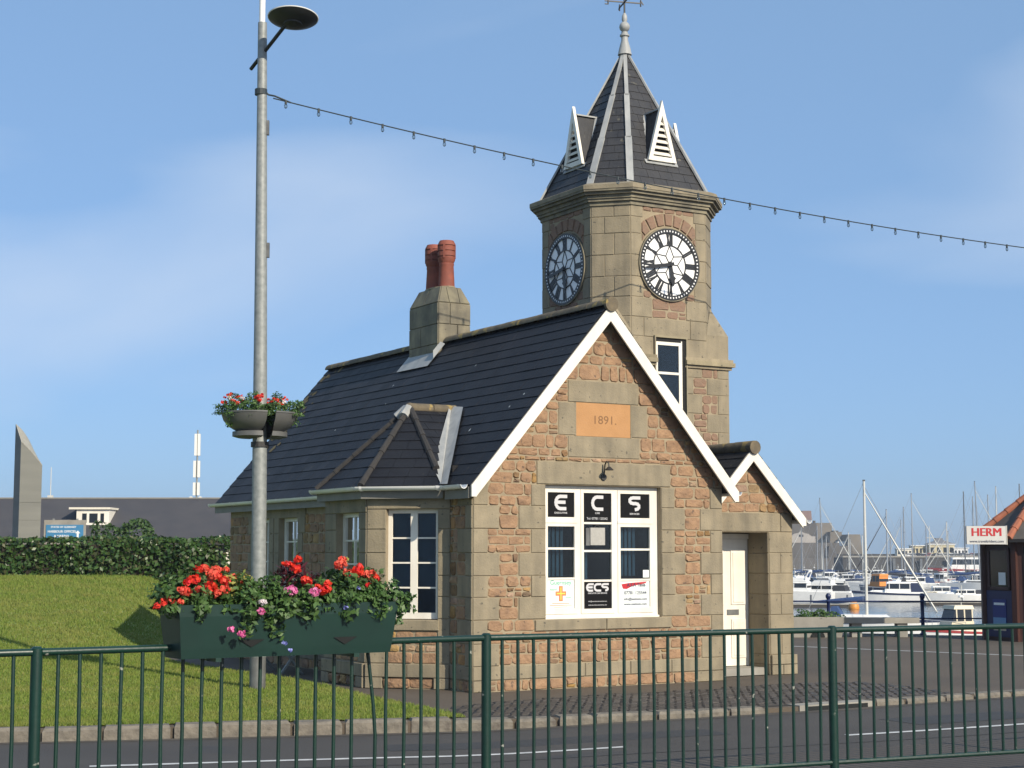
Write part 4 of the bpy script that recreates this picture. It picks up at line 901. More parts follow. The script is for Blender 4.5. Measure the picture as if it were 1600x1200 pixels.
def around_clock(F, cs, s0, s1, seed):          # rubble round the dial, cut away inside the circle
    out = []
    for v, f, a in rubble(F, [(5.69,6.02,[(s0+.42,s1-.42)]),(6.02,7.08,[(s0+.24,s1-.24)])], wid=(.12,.24), row=(.1,.17), seed=seed, out=.016):
        c = sum((Vector(p) for p in v), Vector())/len(v); rad = math.hypot((c-F.o).dot(F.ex)-cs, c.z-CKZ)
        if rad > CKR+.0: out.append((v, f, a))
    n = 9
    for k in range(n):                          # voussoir arch over the dial
        a0, a1 = R(152-124*k/n), R(152-124*(k+1)/n); r0, r1 = CKR+.05, CKR+.05+.21
        pl = [(cs+r*math.cos(a), CKZ+r*math.sin(a)) for r, a in ((r0,a0-.012),(r1,a0-.01),(r1,a1+.01),(r0,a1+.012))]
        pl = clip(clip(clip(pl, 0, 1, 7.57), 1, 0, s1-.22), -1, 0, -(s0+.22))
        if len(pl) < 3: continue
        cx = sum(p[0] for p in pl)/len(pl); cz = sum(p[1] for p in pl)/len(pl); m_ = len(pl)
        b = [F.P(x, z, -.004) for x, z in pl]; t = [F.P(cx+(x-cx)*.82, cz+(z-cz)*.86, random.uniform(.02,.03)) for x, z in pl]
        out.append((b+t, [(i,(i+1)%m_,m_+(i+1)%m_,m_+i) for i in range(m_)]+[tuple(range(m_,2*m_))], 1))
    for v, f, a in rubble(F, [(7.1,7.57,[(s0+.24,s1-.24)])], wid=(.12,.24), row=(.1,.14), seed=seed+1, out=.014):
        c = sum((Vector(p) for p in v), Vector())/len(v); rad = math.hypot((c-F.o).dot(F.ex)-cs, c.z-CKZ)
        if rad > CKR+.30: out.append((v, f, a))
    return out
tst += around_clock(TFf, TCU, F0, F1, 101); tst += around_clock(TFl, TCW, L0, L1, 111)
# lower square stage: front and right faces
LR = [2.9,3.2,3.52,3.83,4.14,4.46,4.74,4.90]
for i, (z0, z1) in enumerate(zip(LR, LR[1:])):
    q = .47 if i % 2 else .24; p_ = .16 if i % 2 else .34
    ashlar(TFf, TU1-q, TU1, z0, z1, TA, twall, .012, .002); ashlar(TFf, 5.745, 5.745+p_, z0, z1, TA, twall, .012, .1); tst += rubble(TFf, [(z0, z1, [(5.745+p_, TU1-q)])], wid=(.1,.22), seed=120+i, out=.014)
    ashlar(TFf, TU0, 5.10, z0, z1, TA, twall, .012, .002); ashlar(Frame((TU1,0),(0,1),(1,0)), TW0, TW1, z0, z1, TA, twall, .012, .002)
emit(tst, 'rubble_stone', M['rubble_tower'], twall)
# string course, broaches, window
sc = MB()
for o1, z0, z1 in ((.04,4.90,4.95),(.085,4.95,5.02),(.06,5.02,5.075)):
    sc.box(5.72, TU1+o1, TW0-o1, TW0+.3, z0, z1); sc.box(TU1-.3, TU1+o1-.001, TW0+.3, TW1+o1, z0, z1); sc.box(TU0-o1, 5.13, TW0-o1, TW0+.3, z0, z1)
sc.build('string_course', M['ashlar'], tow)
for u_, w_, su, sw in ((TU1,TW0,-1,1),(TU0,TW0,1,1)):
    p = [Vector((u_+su*.01,w_+sw*.01,5.06)), Vector((u_+su*TC,w_,5.06)), Vector((u_,w_+sw*TC,5.06)), Vector((u_+su*.01,w_+sw*.01,5.52)), Vector((u_+su*TC,w_,5.06)), Vector((u_+su*TC/2,w_+sw*TC/2,5.97))]
    p[0] = Vector((u_,w_,5.06)); a = Vector((u_,w_,5.48)); b1 = Vector((u_+su*TC,w_,5.06)); b2 = Vector((u_,w_+sw*TC,5.06)); t1 = Vector((u_+su*TC,w_-.0,5.48)); t2 = Vector((u_,w_+sw*TC,5.48)); ap = p[5]+Vector((-su*.02,-sw*.02,0))
    MB().add([p[0],b1,b2,a,t1,t2,ap], [(0,1,4,3),(0,3,5,2),(3,4,6),(3,6,5),(4,5,6)]).build('broach', M['ashlar'], tow)
tw = link('window', None, tow); 
hole = MB(); hole.box(5.105, 5.745, TW0-.018, TW0-.004, 4.0, 5.375); hole.build('window_dark_sheet', M['dark_room'], tw)  # flat dark sheet on the wall, recess and jamb shadow put into its colour
jm = MB(); jm.box(5.09,5.115,TW0-.05,TW0,4.0,5.375); jm.box(5.735,5.76,TW0-.05,TW0,4.0,5.375); jm.box(5.09,5.76,TW0-.051,TW0,5.37,5.40); jm.build('window_reveal', M['ashlar'], tw)
q = MB(); q.box(5.118,5.155,TW0-.038,TW0-.019,4.0,5.3); q.box(5.585,5.635,TW0-.038,TW0-.019,4.0,5.3); q.box(5.155,5.585,TW0-.038,TW0-.0195,5.245,5.3); q.box(5.155,5.585,TW0-.036,TW0-.0195,4.76,4.80); q.box(5.64,5.66,TW0-.03,TW0-.0195,4,5.33); q.build('frame', M['white_paint'], tw)
MB().box(5.155,5.585,TW0-.0265,TW0-.0225,4.80,5.245).build('pane', M['glass'], tw); MB().box(5.155,5.585,TW0-.0265,TW0-.0225,4.0,4.76).build('pane', M['glass'], tw)
# cornice: stacked mouldings
prev = None
for o1, z0, z1 in ((.035,7.55,7.615),(.075,7.615,7.66),(.10,7.66,7.72),(.155,7.72,7.765),(.2,7.765,7.80)):
    MB().prism(octo(o1), lambda x, y, z: (x, y, z), z0, z1).build('cornice_moulding', M['ashlar_weathered'], tow)
a_, b_ = octo(.21), octo(.10); n = 8
MB().add([(x,y,7.80) for x,y in a_]+[(x,y,7.87) for x,y in a_]+[(x,y,7.92) for x,y in b_], [(i,(i+1)%8,8+(i+1)%8,8+i) for i in range(8)]+[(8+i,8+(i+1)%8,16+(i+1)%8,16+i) for i in range(8)]+[tuple(range(8))[::-1], tuple(range(16,24))]).build('cornice_top', M['ashlar'], tow)
# spire
AP = Vector((TCU, TCW, 10.62)); SB = [Vector((x, y, 7.91)) for x, y in octo(.02)]
sp = MB()
for i in range(8): sp.poly(SB[i], SB[(i+1)%8], AP)
spire = sp.build('spire', M['underlay'], tow); tsl = []
for i in range(8):
    vis = i in (0,6,7,1)
    tsl += tri_slates(SB[i], SB[(i+1)%8], AP, 200+i, w=.26, ex_=.17, key=(lambda p: cdist(p)) if vis else (lambda p: -99))
emit(tsl, 'slate', M['slate_old'], spire, 280)
for i in range(8):
    d = AP-SB[i]; out = (SB[i]-Vector((TCU,TCW,7.91))); out.z = 0; out = out.normalized()*.018; n3 = d.cross(Vector((-out.y,out.x,0))).normalized()
    wd = [.075,.052,.04]; k = 3
    for j in range(k):
        p0 = SB[i]+d*(.32*j)+out+V(0,0,.012); p1 = SB[i]+d*min(.97,.32*(j+1)+.01)+out+V(0,0,.012)
        MB().bar(p0, p1, .115-.025*j, .03, up=out).build('hip_lead', M['lead'], spire)
# dormers on four faces
def lucarne(F, cs, base_o, par):
    b = MB(); hb, z0, z1 = .285, 8.43, 9.46; zr_ = 9.3
    P = lambda s, z, o_: F.P(cs+s, z, o_)
    face_o = lambda z: -(z-7.91)/(10.62-7.91)*((TU1-TU0)/2)
    o0 = face_o(z0)+.03
    root = link('dormer', None, par)
    core = MB(); core.poly(P(-hb,z0,o0), P(hb,z0,o0), P(0,zr_,o0)); core.poly(P(-hb,z0,o0), P(0,zr_,o0), P(0,zr_,face_o(zr_)-.02), P(-hb,z0,face_o(z0)-.02)); core.poly(P(hb,z0,o0), P(0,zr_,o0), P(0,zr_,face_o(zr_)-.02), P(hb,z0,face_o(z0)-.02)); core.build('cheek', M['slate_old'], root)
    for sg in (-1, 1):
        q = MB(); q.prism([(sg*hb*1.02,z0-.03),(sg*(hb*1.02-.075),z0-.03),(0,z1-.27),(0,z1)], lambda x, y, o_: P(x, y, o_), o0+.02, o0+.075); q.build('bargeboard', M['white_paint'], root)
        MB().bar(P(sg*.012,zr_+.02,o0), P(sg*.012,zr_+.02,face_o(zr_)), .05, .025).build('lead_ridge', M['lead'], root)
        MB().bar(P(sg*(hb+.02),z0,o0-.06), P(sg*.03,zr_,face_o(zr_)+.03), .045, .02).build('lead_edge', M['lead'], root)
    q = MB(); q.prism([(-hb,z0-.03),(hb,z0-.03),(hb-.03,z0+.05),(-hb+.03,z0+.05)], lambda x, y, o_: P(x, y, o_), o0+.015, o0+.07); q.build('sill', M['white_paint'], root)
    q = MB(); q.prism([(-hb,z0),(hb,z0),(0,z1-.12)], lambda x, y, o_: P(x, y, o_), o0, o0+.012); q.build('louvre_backing', M['dark_room'], root)
    for i in range(6):
        z = z0+.075+i*.105; h = hb*(1-(z-z0)/(z1-z0-.1))-.05
        if h < .03: break
        MB().hexa([P(-h,z,o0+.06),P(h,z,o0+.06),P(h,z+.045,o0+.02),P(-h,z+.045,o0+.02),P(-h,z+.018,o0+.064),P(h,z+.018,o0+.064),P(h,z+.063,o0+.024),P(-h,z+.063,o0+.024)]).build('louvre_slat', M['white_paint'], root)
    MB().hexa([P(-hb-.05,z0-.09,o0+.055),P(hb+.05,z0-.09,o0+.055),P(hb+.05,z0-.02,o0+.0),P(-hb-.05,z0-.02,o0+.0),P(-hb-.05,z0-.08,o0+.06),P(hb+.05,z0-.08,o0+.06),P(hb+.05,z0-.01,o0+.01),P(-hb-.05,z0-.01,o0+.01)]).build('apron_lead', M['lead'], root)
lucarne(TFf, TCU, 0, tow); lucarne(TFl, TCW, 0, tow); lucarne(Frame((TU1,0),(0,1),(1,0)), TCW, 0, tow); lucarne(Frame((0,TW1),(1,0),(0,1)), TCU, 0, tow)
# finial and weather vane
fin = MB().lathe([(.125,10.54),(.1,10.66),(.062,10.80),(.06,10.86),(.085,10.88),(.085,10.905),(.06,10.92),(.06,10.95)]+[(max(.03,.095*math.sin(math.pi*i/8)),11.05-.095*math.cos(math.pi*i/8)) for i in range(1,8)]+[(.05,11.18),(.045,11.25),(.02,11.30)], (TCU,TCW,0), 18).build('finial', M['lead'], tow, smooth=True)
MB().tube([(TCU,TCW,11.2),(TCU,TCW,12.1)], .016, 8).build('vane_rod', M['iron'], fin)
va = R(-18)
for k in range(2):
    a = va+k*math.pi/2; d = Vector((math.cos(a), math.sin(a), 0)); p = Vector((TCU,TCW,11.50))
    MB().bar(p-d*.30, p+d*.30, .02, .02).build('vane_arm', M['iron'], fin)
    for sg in (-1, 1):
        q = p+d*.30*sg; 
        e_ = MB(); e_.bar(q+V(0,0,-.06), q+V(0,0,.06), .018, .018)
        if (k, sg) == (0, -1): 
            for zz in (-.055, 0, .055): e_.bar(q+V(0,0,zz), q-d*.06*1+V(0,0,zz), .016, .016)
        else: e_.bar(q+V(0,0,.05), q+d*.05*sg+V(0,0,-.03), .016, .016)
        e_.build('vane_letter', M['iron'], fin)
MB().prism([(-.38,0),(-.3,.09),(-.1,.03),(.3,.03),(.3,.08),(.42,0),(.3,-.08),(.3,-.03),(-.1,-.03),(-.3,-.09)], lambda x, y, o_: (TCU+x*.7, TCW+x*.5+o_, 11.8+y), -.008, .008).build('vane_arrow', M['iron'], fin)
# clocks
def clock(F, cs, name):
    ck = link('clock', None, tow, label=name); P = lambda x, y, o_: F.P(cs+x, CKZ+y, o_)
    def disc(r0, r1, o0, o1, m, nm, n=64):
        q = MB(); a = [2*math.pi*i/n for i in range(n)]
        if r0 == 0:
            q.add([P(r1*math.cos(t), r1*math.sin(t), o1) for t in a]+[P(r1*math.cos(t), r1*math.sin(t), o0) for t in a], [tuple(range(n))]+[(i,(i+1)%n,n+(i+1)%n,n+i) for i in range(n)])
        else:
            q.add([P(r*math.cos(t), r*math.sin(t), o_) for r, o_ in ((r0,o0),(r0,o1),(r1,o1),(r1,o0)) for t in a], [(k*n+i, k*n+(i+1)%n, (k+1)*n+(i+1)%n, (k+1)*n+i) for k in range(3) for i in range(n)])
        return q.build(nm, m, ck)
    r = CKR
    disc(r, r+.018, -.01, .045, M['ashlar_weathered'], 'stone_rim'); disc(0, r*.99, -.01, .03, M['clock_white'], 'dial'); disc(r*.865, r, .0, .05, M['clock_black'], 'minute_ring'); disc(r*.52, r*.552, .028, .042, M['clock_black'], 'inner_ring')
    q = MB()
    for i in range(60):
        a = 2*math.pi*i/60; c = Vector((math.sin(a), math.cos(a))); t = Vector((c.y, -c.x)); h = .0105; k = .0135
        pl = [c*r*.932+t*sx*h+c*sy*k for sx, sy in ((-1,-1),(1,-1),(1,1),(-1,1))]; q.add([P(p.x,p.y,.0515) for p in pl], [(0,1,2,3)])
    q.build('minute_openings', M['clock_white'], ck, kind='stuff')
    def bar2(q, x0, y0, x1, y1, w, o_):
        a = Vector((x0,y0)); b = Vector((x1,y1)); d = (b-a).normalized(); n_ = Vector((-d.y,d.x))*w/2
        q.prism([tuple(p) for p in (a-n_, b-n_, b+n_, a+n_)], lambda x, y, z: P(x, y, z), .0295, o_)
    ROM = ['XII','I','II','III','IIII','V','VI','VII','VIII','IX','X','XI']
    for i, nm in enumerate(ROM):
        a = 2*math.pi*i/12; c = Vector((math.sin(a), math.cos(a))); t = Vector((c.y, -c.x)); q = MB(); r0, r1 = r*.545, r*.87
        wd = {'I':.034,'V':.068,'X':.068}; tot = sum(wd[ch] for ch in nm); x = -tot/2; k = 0
        for ch in nm:
            w = wd[ch]; cx = x+w/2; x += w; k += 1; oo = .040+.0006*k
            def seg(xa, ra_, xb, rb_, ww, oz): p = c*ra_+t*xa*.95; s_ = c*rb_+t*xb*.95; bar2(q, p.x, p.y, s_.x, s_.y, ww, oz)
            if ch == 'I': seg(cx, r0, cx, r1, .027, oo)
            if ch == 'V': seg(cx-.022, r1, cx, r0, .033, oo); seg(cx+.022, r1, cx, r0, .016, oo+.0003)
            if ch == 'X': seg(cx-.022, r1, cx+.022, r0, .033, oo); seg(cx+.022, r1, cx-.022, r0, .016, oo+.0003)
        q.build('numeral', M['clock_black'], ck)
    q = MB(); ri = r*.53                         # star lattice in the middle of the dial
    for i in range(6):
        a = 2*math.pi*i/6; b = a+math.pi/6; a2 = a+2*math.pi/6; m1 = Vector((math.sin(b),math.cos(b)))*ri*.5; o1 = Vector((math.sin(a),math.cos(a)))*ri; o2 = Vector((math.sin(a2),math.cos(a2)))*ri
        for k, (p, s_) in enumerate(((m1,o1),(m1,o2),(m1,Vector((0,0))))): bar2(q, p.x, p.y, s_.x, s_.y, .014, .0378+.0004*k+.0001*i)
    q.build('glazing_lattice', M['clock_black'], ck)
    def hand(nm, ang, pts, o_):
        d = Vector((math.sin(ang), math.cos(ang))); t = Vector((d.y, -d.x)); q = MB()
        q.prism([tuple(d*y+t*x) for x, y in pts], lambda x, y, z: P(x, y, z), o_, o_+.012); q.build(nm, M['clock_black'], ck)
    mins = 43.3
    hand('hour_hand', 2*math.pi*(5+mins/60)/12, [(-.022,-.05),(-.03,.14),(-.034,.2),(-.07,.24),(-.04,.27),(-.03,.33),(0,.37),(.03,.33),(.04,.27),(.07,.24),(.034,.2),(.03,.14),(.022,-.05)], .056)
    hand('minute_hand', 2*math.pi*mins/60, [(-.03,-.06),(-.026,.2),(-.03,.36),(-.012,.52),(0,.57),(.012,.52),(.03,.36),(.026,.2),(.03,-.06)], .072)
    disc(0, .035, .05, .09, M['clock_black'], 'hub', 16)
clock(TFf, TCU, 'sunlit clock dial on the face turned to the road')
TFlm = Frame((TU0, 2*TCW), (0,-1), (-1,0)); clock(TFlm, TCW, 'shaded clock dial on the side face')

# ================================================================== the roadside: railing, planter, lamp post, lights
def leaf_verts(pos, size, nrm=None, asp=.55, spread=1.0):
    """a small rhombic leaf at each position"""
    n = len(pos); d = rng.normal(size=(n,3)); 
    if nrm is not None: d = d*spread+nrm
    d /= np.linalg.norm(d, axis=1)[:,None]; a = rng.normal(size=(n,3)); t = np.cross(d, a); t /= np.linalg.norm(t, axis=1)[:,None]; b = np.cross(d, t)
    s = np.asarray(size).reshape(-1,1)*np.ones((n,1)); c = d*s*.18
    v = np.stack([pos-t*s, pos+b*s*asp+c, pos+t*s, pos-b*s*asp+c], 1).reshape(-1,3)
    return v, np.arange(4*n).reshape(-1,4)
def leaf_mesh(name, pos, size, m, parent=None, nrm=None, asp=.55, spread=1.0, **props):
    v, f = leaf_verts(pos, size, nrm, asp, spread); return npmesh(name, v, f, m, parent, **props)
PP = [V(-5.9,8.6,0), V(-2.95,10.25,0), V(-.187,12.0,0), V(2.57,13.25,0), V(5.42,14.46,0), V(8.3,15.62,0), V(11.2,16.75,0)]
ZT, ZBt = 1.205, .15
rail = thing('pedestrian_railing', 'dark green steel pedestrian railing with upright bars along the near pavement', 'railing', PP[2])
rl = lambda p: Vector(p)-PP[2]
for p in PP: MB().tube([rl(p)+V(0,0,-.05), rl(p)+V(0,0,ZT+.012), rl(p)+V(0,0,ZT+.024)], [.036,.036,.024], 14).build('post', M['fence_green'], rail, smooth=True)
for k, (a, b) in enumerate(zip(PP, PP[1:])):
    d = (b-a).normalized()
    MB().tube([rl(a+d*.03)+V(0,0,ZT-.01), rl(b-d*.03)+V(0,0,ZT-.01)], .024, 10).build('top_rail', M['fence_green'], rail, smooth=True); MB().tube([rl(a+d*.03)+V(0,0,ZBt), rl(b-d*.03)+V(0,0,ZBt)], .019, 8).build('bottom_rail', M['fence_green'], rail, smooth=True)
    for i in range(1, 24):
        p = rl(a.lerp(b, i/24)); jx = d*rng.uniform(-.006,.006); path = [p+V(0,0,ZBt), p+jx+V(0,0,.66), p+V(0,0,ZT-.02)]
        if k == 1 and i == 17: path = [p+d*.045+V(0,0,ZBt), p+d*.05+V(0,0,.55), p+d*.035+V(0,0,.75), p-d*.02+V(0,0,ZT-.02)]
        MB().tube(path, .0125, 8).build('bar', M['fence_green'], rail, smooth=True)
# trough planter on the railing
a, b = PP[1], PP[2]; d = (b-a).normalized(); nn = V(d.y,-d.x,0); pc = a+d*1.63+nn*.02
trough = thing('railing_planter', 'long dark green trough planter hooked over the railing, full of flowers', 'planter', pc, math.atan2(d.y, d.x))
tb = MB(); L1, L0 = .80, .755
def ring(l, w0, w1, z): return [(-l,-w1,z),(l,-w1,z),(l,w0,z),(-l,w0,z)]
r_ = [ring(L0,.13,.155,1.13), ring(L0+.008,.135,.165,1.19), ring(.785,.165,.195,1.40), ring(L1,.17,.2,1.475), ring(L1-.025,.15,.18,1.475), ring(L1-.03,.14,.17,1.42)]
pts = [p for q in r_ for p in q]; fs_ = [(3,2,1,0)]+[(i*4+j, i*4+(j+1)%4, (i+1)*4+(j+1)%4, (i+1)*4+j) for i in range(5) for j in range(4)]+[(20,21,22,23)]
tb.add(pts, fs_); tb.build('trough_body', M['planter_green'], trough)
MB().box(-L1+.04, L1-.04, -.165, .135, 1.421, 1.45).build('soil', M['soil'], trough)
for x in (-.28, .40): MB().add([(x-.09,-.183,1.245),(x+.09,-.183,1.245),(x,-.174,1.195),(x-.09,-.17,1.245),(x+.09,-.17,1.245)], [(0,1,2)]).build('drain_slot', M['slot_dark'], trough)
for x in (-.5, .5): MB().box(x-.02, x+.02, -.155, .13, 1.105, 1.13).build('bracket', M['fence_green'], trough)
def plant(name, label, cat, host, cx, cy, z0, w, dpt, h, nleaf, leafm, lsize, flowers, trail=0, group=None, lw=.5):
    """leaves filling a mound; flower heads as petal clusters"""
    t = thing(name, label, cat, host.matrix_basis@Vector((cx,cy,z0)), host.rotation_euler.z, group)
    nleaf = int(nleaf*1.7); lsize = lsize*.85; flowers = list(flowers); base_f = [f for f in flowers if f[5] in ('red_petal','coral_petal')]
    for f in base_f:
        for _ in range(2): flowers.append((f[0]+rng.uniform(-.07,.07), f[1]+rng.uniform(-.05,.03), f[2]+rng.uniform(-.05,.04), f[3]*.62, int(f[4]*.6), f[5], f[6]*.9))
    u = rng.normal(size=(nleaf,3)); u /= np.linalg.norm(u, axis=1)[:,None]; r = rng.uniform(.45,1,nleaf)**.5
    lump = 1+.25*np.sin(u[:,0]*9+cx*7)+.15*np.sin(u[:,2]*11+cx*13)
    pos = u*(r*lump)[:,None]*np.array([w,dpt,h]); pos[:,2] = np.where(pos[:,2] < 0, pos[:,2]*(trail/h if trail else .1), pos[:,2])
    ok = (pos[:,2] > -.02) | (pos[:,1] < -dpt*.35)
    pos = pos[ok]; u = u[ok]
    leaf_mesh('foliage', pos, rng.uniform(.7,1.3,len(pos))*lsize, M[leafm], t, nrm=u*1.2+np.array([0,0,.5]), asp=lw)
    for (fx, fy, fz, fr, n, fm, ps) in flowers:
        fr = fr*.82; n = int(n*1.15); ps = ps*.68
        q = rng.normal(size=(n,3)); q /= np.linalg.norm(q, axis=1)[:,None]; q = q*fr*rng.uniform(.6,1,n)[:,None]*np.array([1.1,1,.75])
        leaf_mesh('flower_head', q+np.array([fx,fy,fz]), rng.uniform(.8,1.2,n)*ps, M[fm], t, nrm=q/fr*1.5, asp=.85, spread=.7)
    st_ = MB()
    for i in range(7): x = rng.uniform(-.6,.6)*w; st_.tube([(x*.4,0,-.05),(x,rng.uniform(-.4,.4)*dpt,h*.7)], .006, 5)
    st_.build('stem', M['plant_leaf'], t)
    return t
bpy.context.view_layer.update()
R_, P_, K_, W_, B_ = 'red_petal', 'pink_petal', 'coral_petal', 'white_petal', 'blue_petal'
plant('begonia', 'bushy begonia with bright red blooms at the left end of the trough', 'flowers', trough, -.64, -.03, 1.47, .26, .2, .22, 1500, 'plant_leaf', .028,
      [(-.2,-.13,.04,.035,30,K_,.022),(-.1,-.15,.09,.045,40,K_,.024),(-.04,-.14,.17,.045,40,R_,.024),(.06,-.16,.12,.05,46,R_,.024),(.1,-.1,.2,.05,46,K_,.024),(.16,-.15,.1,.04,36,K_,.022),(.02,-.05,.235,.035,30,R_,.022),(.17,-.12,.16,.045,36,R_,.022),(-.28,-.12,.0,.03,20,R_,.02)], trail=.1)
plant('begonia', 'lime-leaved plant with orange-red blooms beside the lamp post in the trough', 'flowers', trough, -.36, .02, 1.5, .2, .15, .2, 600, 'lime_leaf', .022, [(-.13,-.08,.2,.04,36,K_,.022),(-.02,-.1,.15,.03,24,K_,.02)])
plant('trailing_plant', 'green trailing foliage spilling over the trough front with pink and white blooms', 'flowers', trough, -.22, -.08, 1.46, .3, .19, .17, 1900, 'plant_leaf', .026, [(-.03,-.19,.03,.03,26,W_,.018),(-.04,-.2,-.03,.03,26,P_,.02),(-.18,-.215,-.17,.032,26,P_,.02),(-.25,-.215,-.14,.028,20,P_,.018),(.12,-.215,-.24,.018,12,B_,.015),(.16,-.215,-.285,.018,12,B_,.015)], trail=.2)
plant('cordyline', 'dark purple-red spiky plant in the middle of the trough', 'plant', trough, .12, 0, 1.48, .16, .13, .27, 420, 'purple_leaf', .055, [(-.06,-.1,.22,.045,40,R_,.024),(.0,-.14,.14,.05,46,R_,.026),(-.05,-.13,.29,.03,26,R_,.02)], lw=.16)
plant('geranium', 'clump with pink geranium heads at the middle of the trough', 'flowers', trough, .08, -.1, 1.47, .25, .17, .13, 1000, 'plant_leaf', .027, [(-.1,-.12,.09,.055,54,P_,.024),(.06,-.14,.08,.045,44,P_,.022),(.15,-.12,.1,.045,40,R_,.024),(.3,-.12,-.03,.02,14,B_,.015)], trail=.13)
plant('begonia', 'mound of green leaves with coral begonias towards the right end of the trough', 'flowers', trough, .48, -.03, 1.47, .3, .2, .22, 1900, 'plant_leaf', .027, [(-.08,-.06,.26,.05,46,K_,.024),(.03,-.1,.21,.05,46,R_,.024),(.12,-.08,.19,.05,40,K_,.024),(.17,-.1,.16,.04,30,R_,.022),(.02,-.13,.1,.018,12,B_,.015),(-.02,-.02,.29,.03,24,'lime_leaf',.02),(-.2,-.1,.13,.03,24,'lime_leaf',.02)], trail=.16)
plant('trailing_plant', 'loose green foliage with small white flowers drooping past the right end of the trough', 'flowers', trough, .76, -.04, 1.45, .19, .18, .14, 900, 'plant_leaf', .026, [(.02,-.14,.04,.02,14,W_,.016),(-.05,-.16,-.02,.018,12,W_,.015)], trail=.14)
# lamp post
LB = pg(402, 1080, .0); LB.z = lawn_z(LB.x, LB.y)-.02; lamp = thing('lamp_post', 'tall galvanised lamp post on the lawn with a dark disc lantern', 'lamp post', LB)
MB().tube([(0,0,.42),(-.02,0,3.3),(-.05,0,6.5),(-.075,0,9.08)], [.098,.098,.078,.062], 20).build('column', M['galvanised'], lamp, smooth=True)
MB().tube([(0,0,-.1),(0,0,.44)], .108, 20).build('base_section', M['galvanised_base'], lamp, smooth=True); MB().tube([(0,0,.44),(0,0,.47)], .112, 20).build('base_collar', M['galvanised'], lamp)
MB().tube([(-.08,0,9.05),(-.082,0,10.2)], .042, 14).build('top_mast', M['lamp_white'], lamp, smooth=True)
hd = pd(458, 28, 21.45)-LB; tilt = R(-9)
lt = MB(); prof = [(.06,-.075),(.2,-.06),(.325,-.012),(.345,.0)]
def tdisc(prof):
    q = MB(); n = 40
    pts = [hd+Vector((r*math.cos(2*math.pi*j/n), r*math.sin(2*math.pi*j/n)*math.cos(tilt)-z*math.sin(tilt), r*math.sin(2*math.pi*j/n)*math.sin(tilt)+z*math.cos(tilt))) for r, z in prof for j in range(n)]
    q.add(pts, [(i*n+j, i*n+(j+1)%n, (i+1)*n+(j+1)%n, (i+1)*n+j) for i in range(len(prof)-1) for j in range(n)]+[tuple(range(n))[::-1], tuple((len(prof)-1)*n+j for j in range(n))]); return q
tdisc([(.08,-.09),(.19,-.075),(.32,-.02),(.335,.0)]).build('lantern_underside', M['lamp_dark'], lamp, smooth=True); tdisc([(.34,-.004),(.345,.008),(.30,.03),(.1,.05)]).build('lantern_top', M['lamp_white'], lamp, smooth=True); tdisc([(.06,-.11),(.12,-.1),(.13,-.07)]).build('lantern_boss', M['lamp_dark'], lamp)
MB().tube([pd(392,108,22.1)-LB, hd+V(-.08,0,-.07)], .026, 10).build('arm', M['lamp_dark'], lamp, smooth=True)
MB().tube([(-.02,0,3.22),(-.02,0,3.29)], .12, 16).build('planter_clamp', M['iron'], lamp)
for zz, xx in ((7.6, .004), (5.9, .034)): MB().box(xx, xx+.035, -.03, .03, zz-.1, zz+.1).build('cable_box', M['galvanised_base'], lamp)
# two half-bowl planters round the post
for sg, lab in ((-1, 'grey half-bowl planter clamped to the lamp post on the side towards the monument'), (1, 'grey half-bowl planter clamped to the lamp post on the side towards the cottage')):
    bc = LB+V(-.02,0,0); bw = thing('bowl_planter', lab, 'planter', bc); n = 16; q = MB(); ga = R(-62)
    prof = [(.24,3.34),(.31,3.36),(.31,3.42),(.26,3.43),(.36,3.49),(.43,3.57),(.46,3.655),(.47,3.66),(.47,3.68),(.44,3.68),(.42,3.6)]
    off = Vector((math.cos(ga+math.pi/2), math.sin(ga+math.pi/2), 0))*(-sg)*.05
    ang0 = ga if sg > 0 else ga-math.pi
    ang0 = ga+(0 if sg > 0 else math.pi)
    pts = [Vector((r*math.cos(ang0+math.pi*j/n), r*math.sin(ang0+math.pi*j/n), z))+Vector((math.cos(ang0+math.pi/2), math.sin(ang0+math.pi/2), 0))*.06 for r, z in prof for j in range(n+1)]
    m_ = n+1; fs_ = [(i*m_+j, i*m_+j+1, (i+1)*m_+j+1, (i+1)*m_+j) for i in range(len(prof)-1) for j in range(n)]
    fs_ += [tuple(i*m_ for i in range(len(prof)))[::-1], tuple(i*m_+n for i in range(len(prof))), tuple(range(m_))[::-1]]
    q.add(pts, fs_); q.build('bowl', M['bowl_grey'], bw, smooth=True)
    md = Vector((math.cos(ang0+math.pi/2), math.sin(ang0+math.pi/2), 0))
    top = [Vector((.43*math.cos(ang0+math.pi*j/n), .43*math.sin(ang0+math.pi*j/n), 3.63))+md*.045 for j in range(n+1)]; MB().poly(*top).build('soil', M['soil'], bw)
    bpy.context.view_layer.update()
    cxy = md*.23
    fl = [(rng.uniform(-.3,.3), rng.uniform(-.3,.05), rng.uniform(.1,.22), .038, 28, ['red_petal','coral_petal','red_petal','white_petal'][i%4], .02) for i in range(9)]
    plant('geranium', ('red and white flowering plants filling the lamp-post bowl on the monument side' if sg < 0 else 'red and white flowering plants filling the lamp-post bowl on the cottage side'), 'flowers', bw, cxy.x, cxy.y, 3.68, .36, .32, .22, 2400, 'plant_leaf', .024, fl, trail=.2)
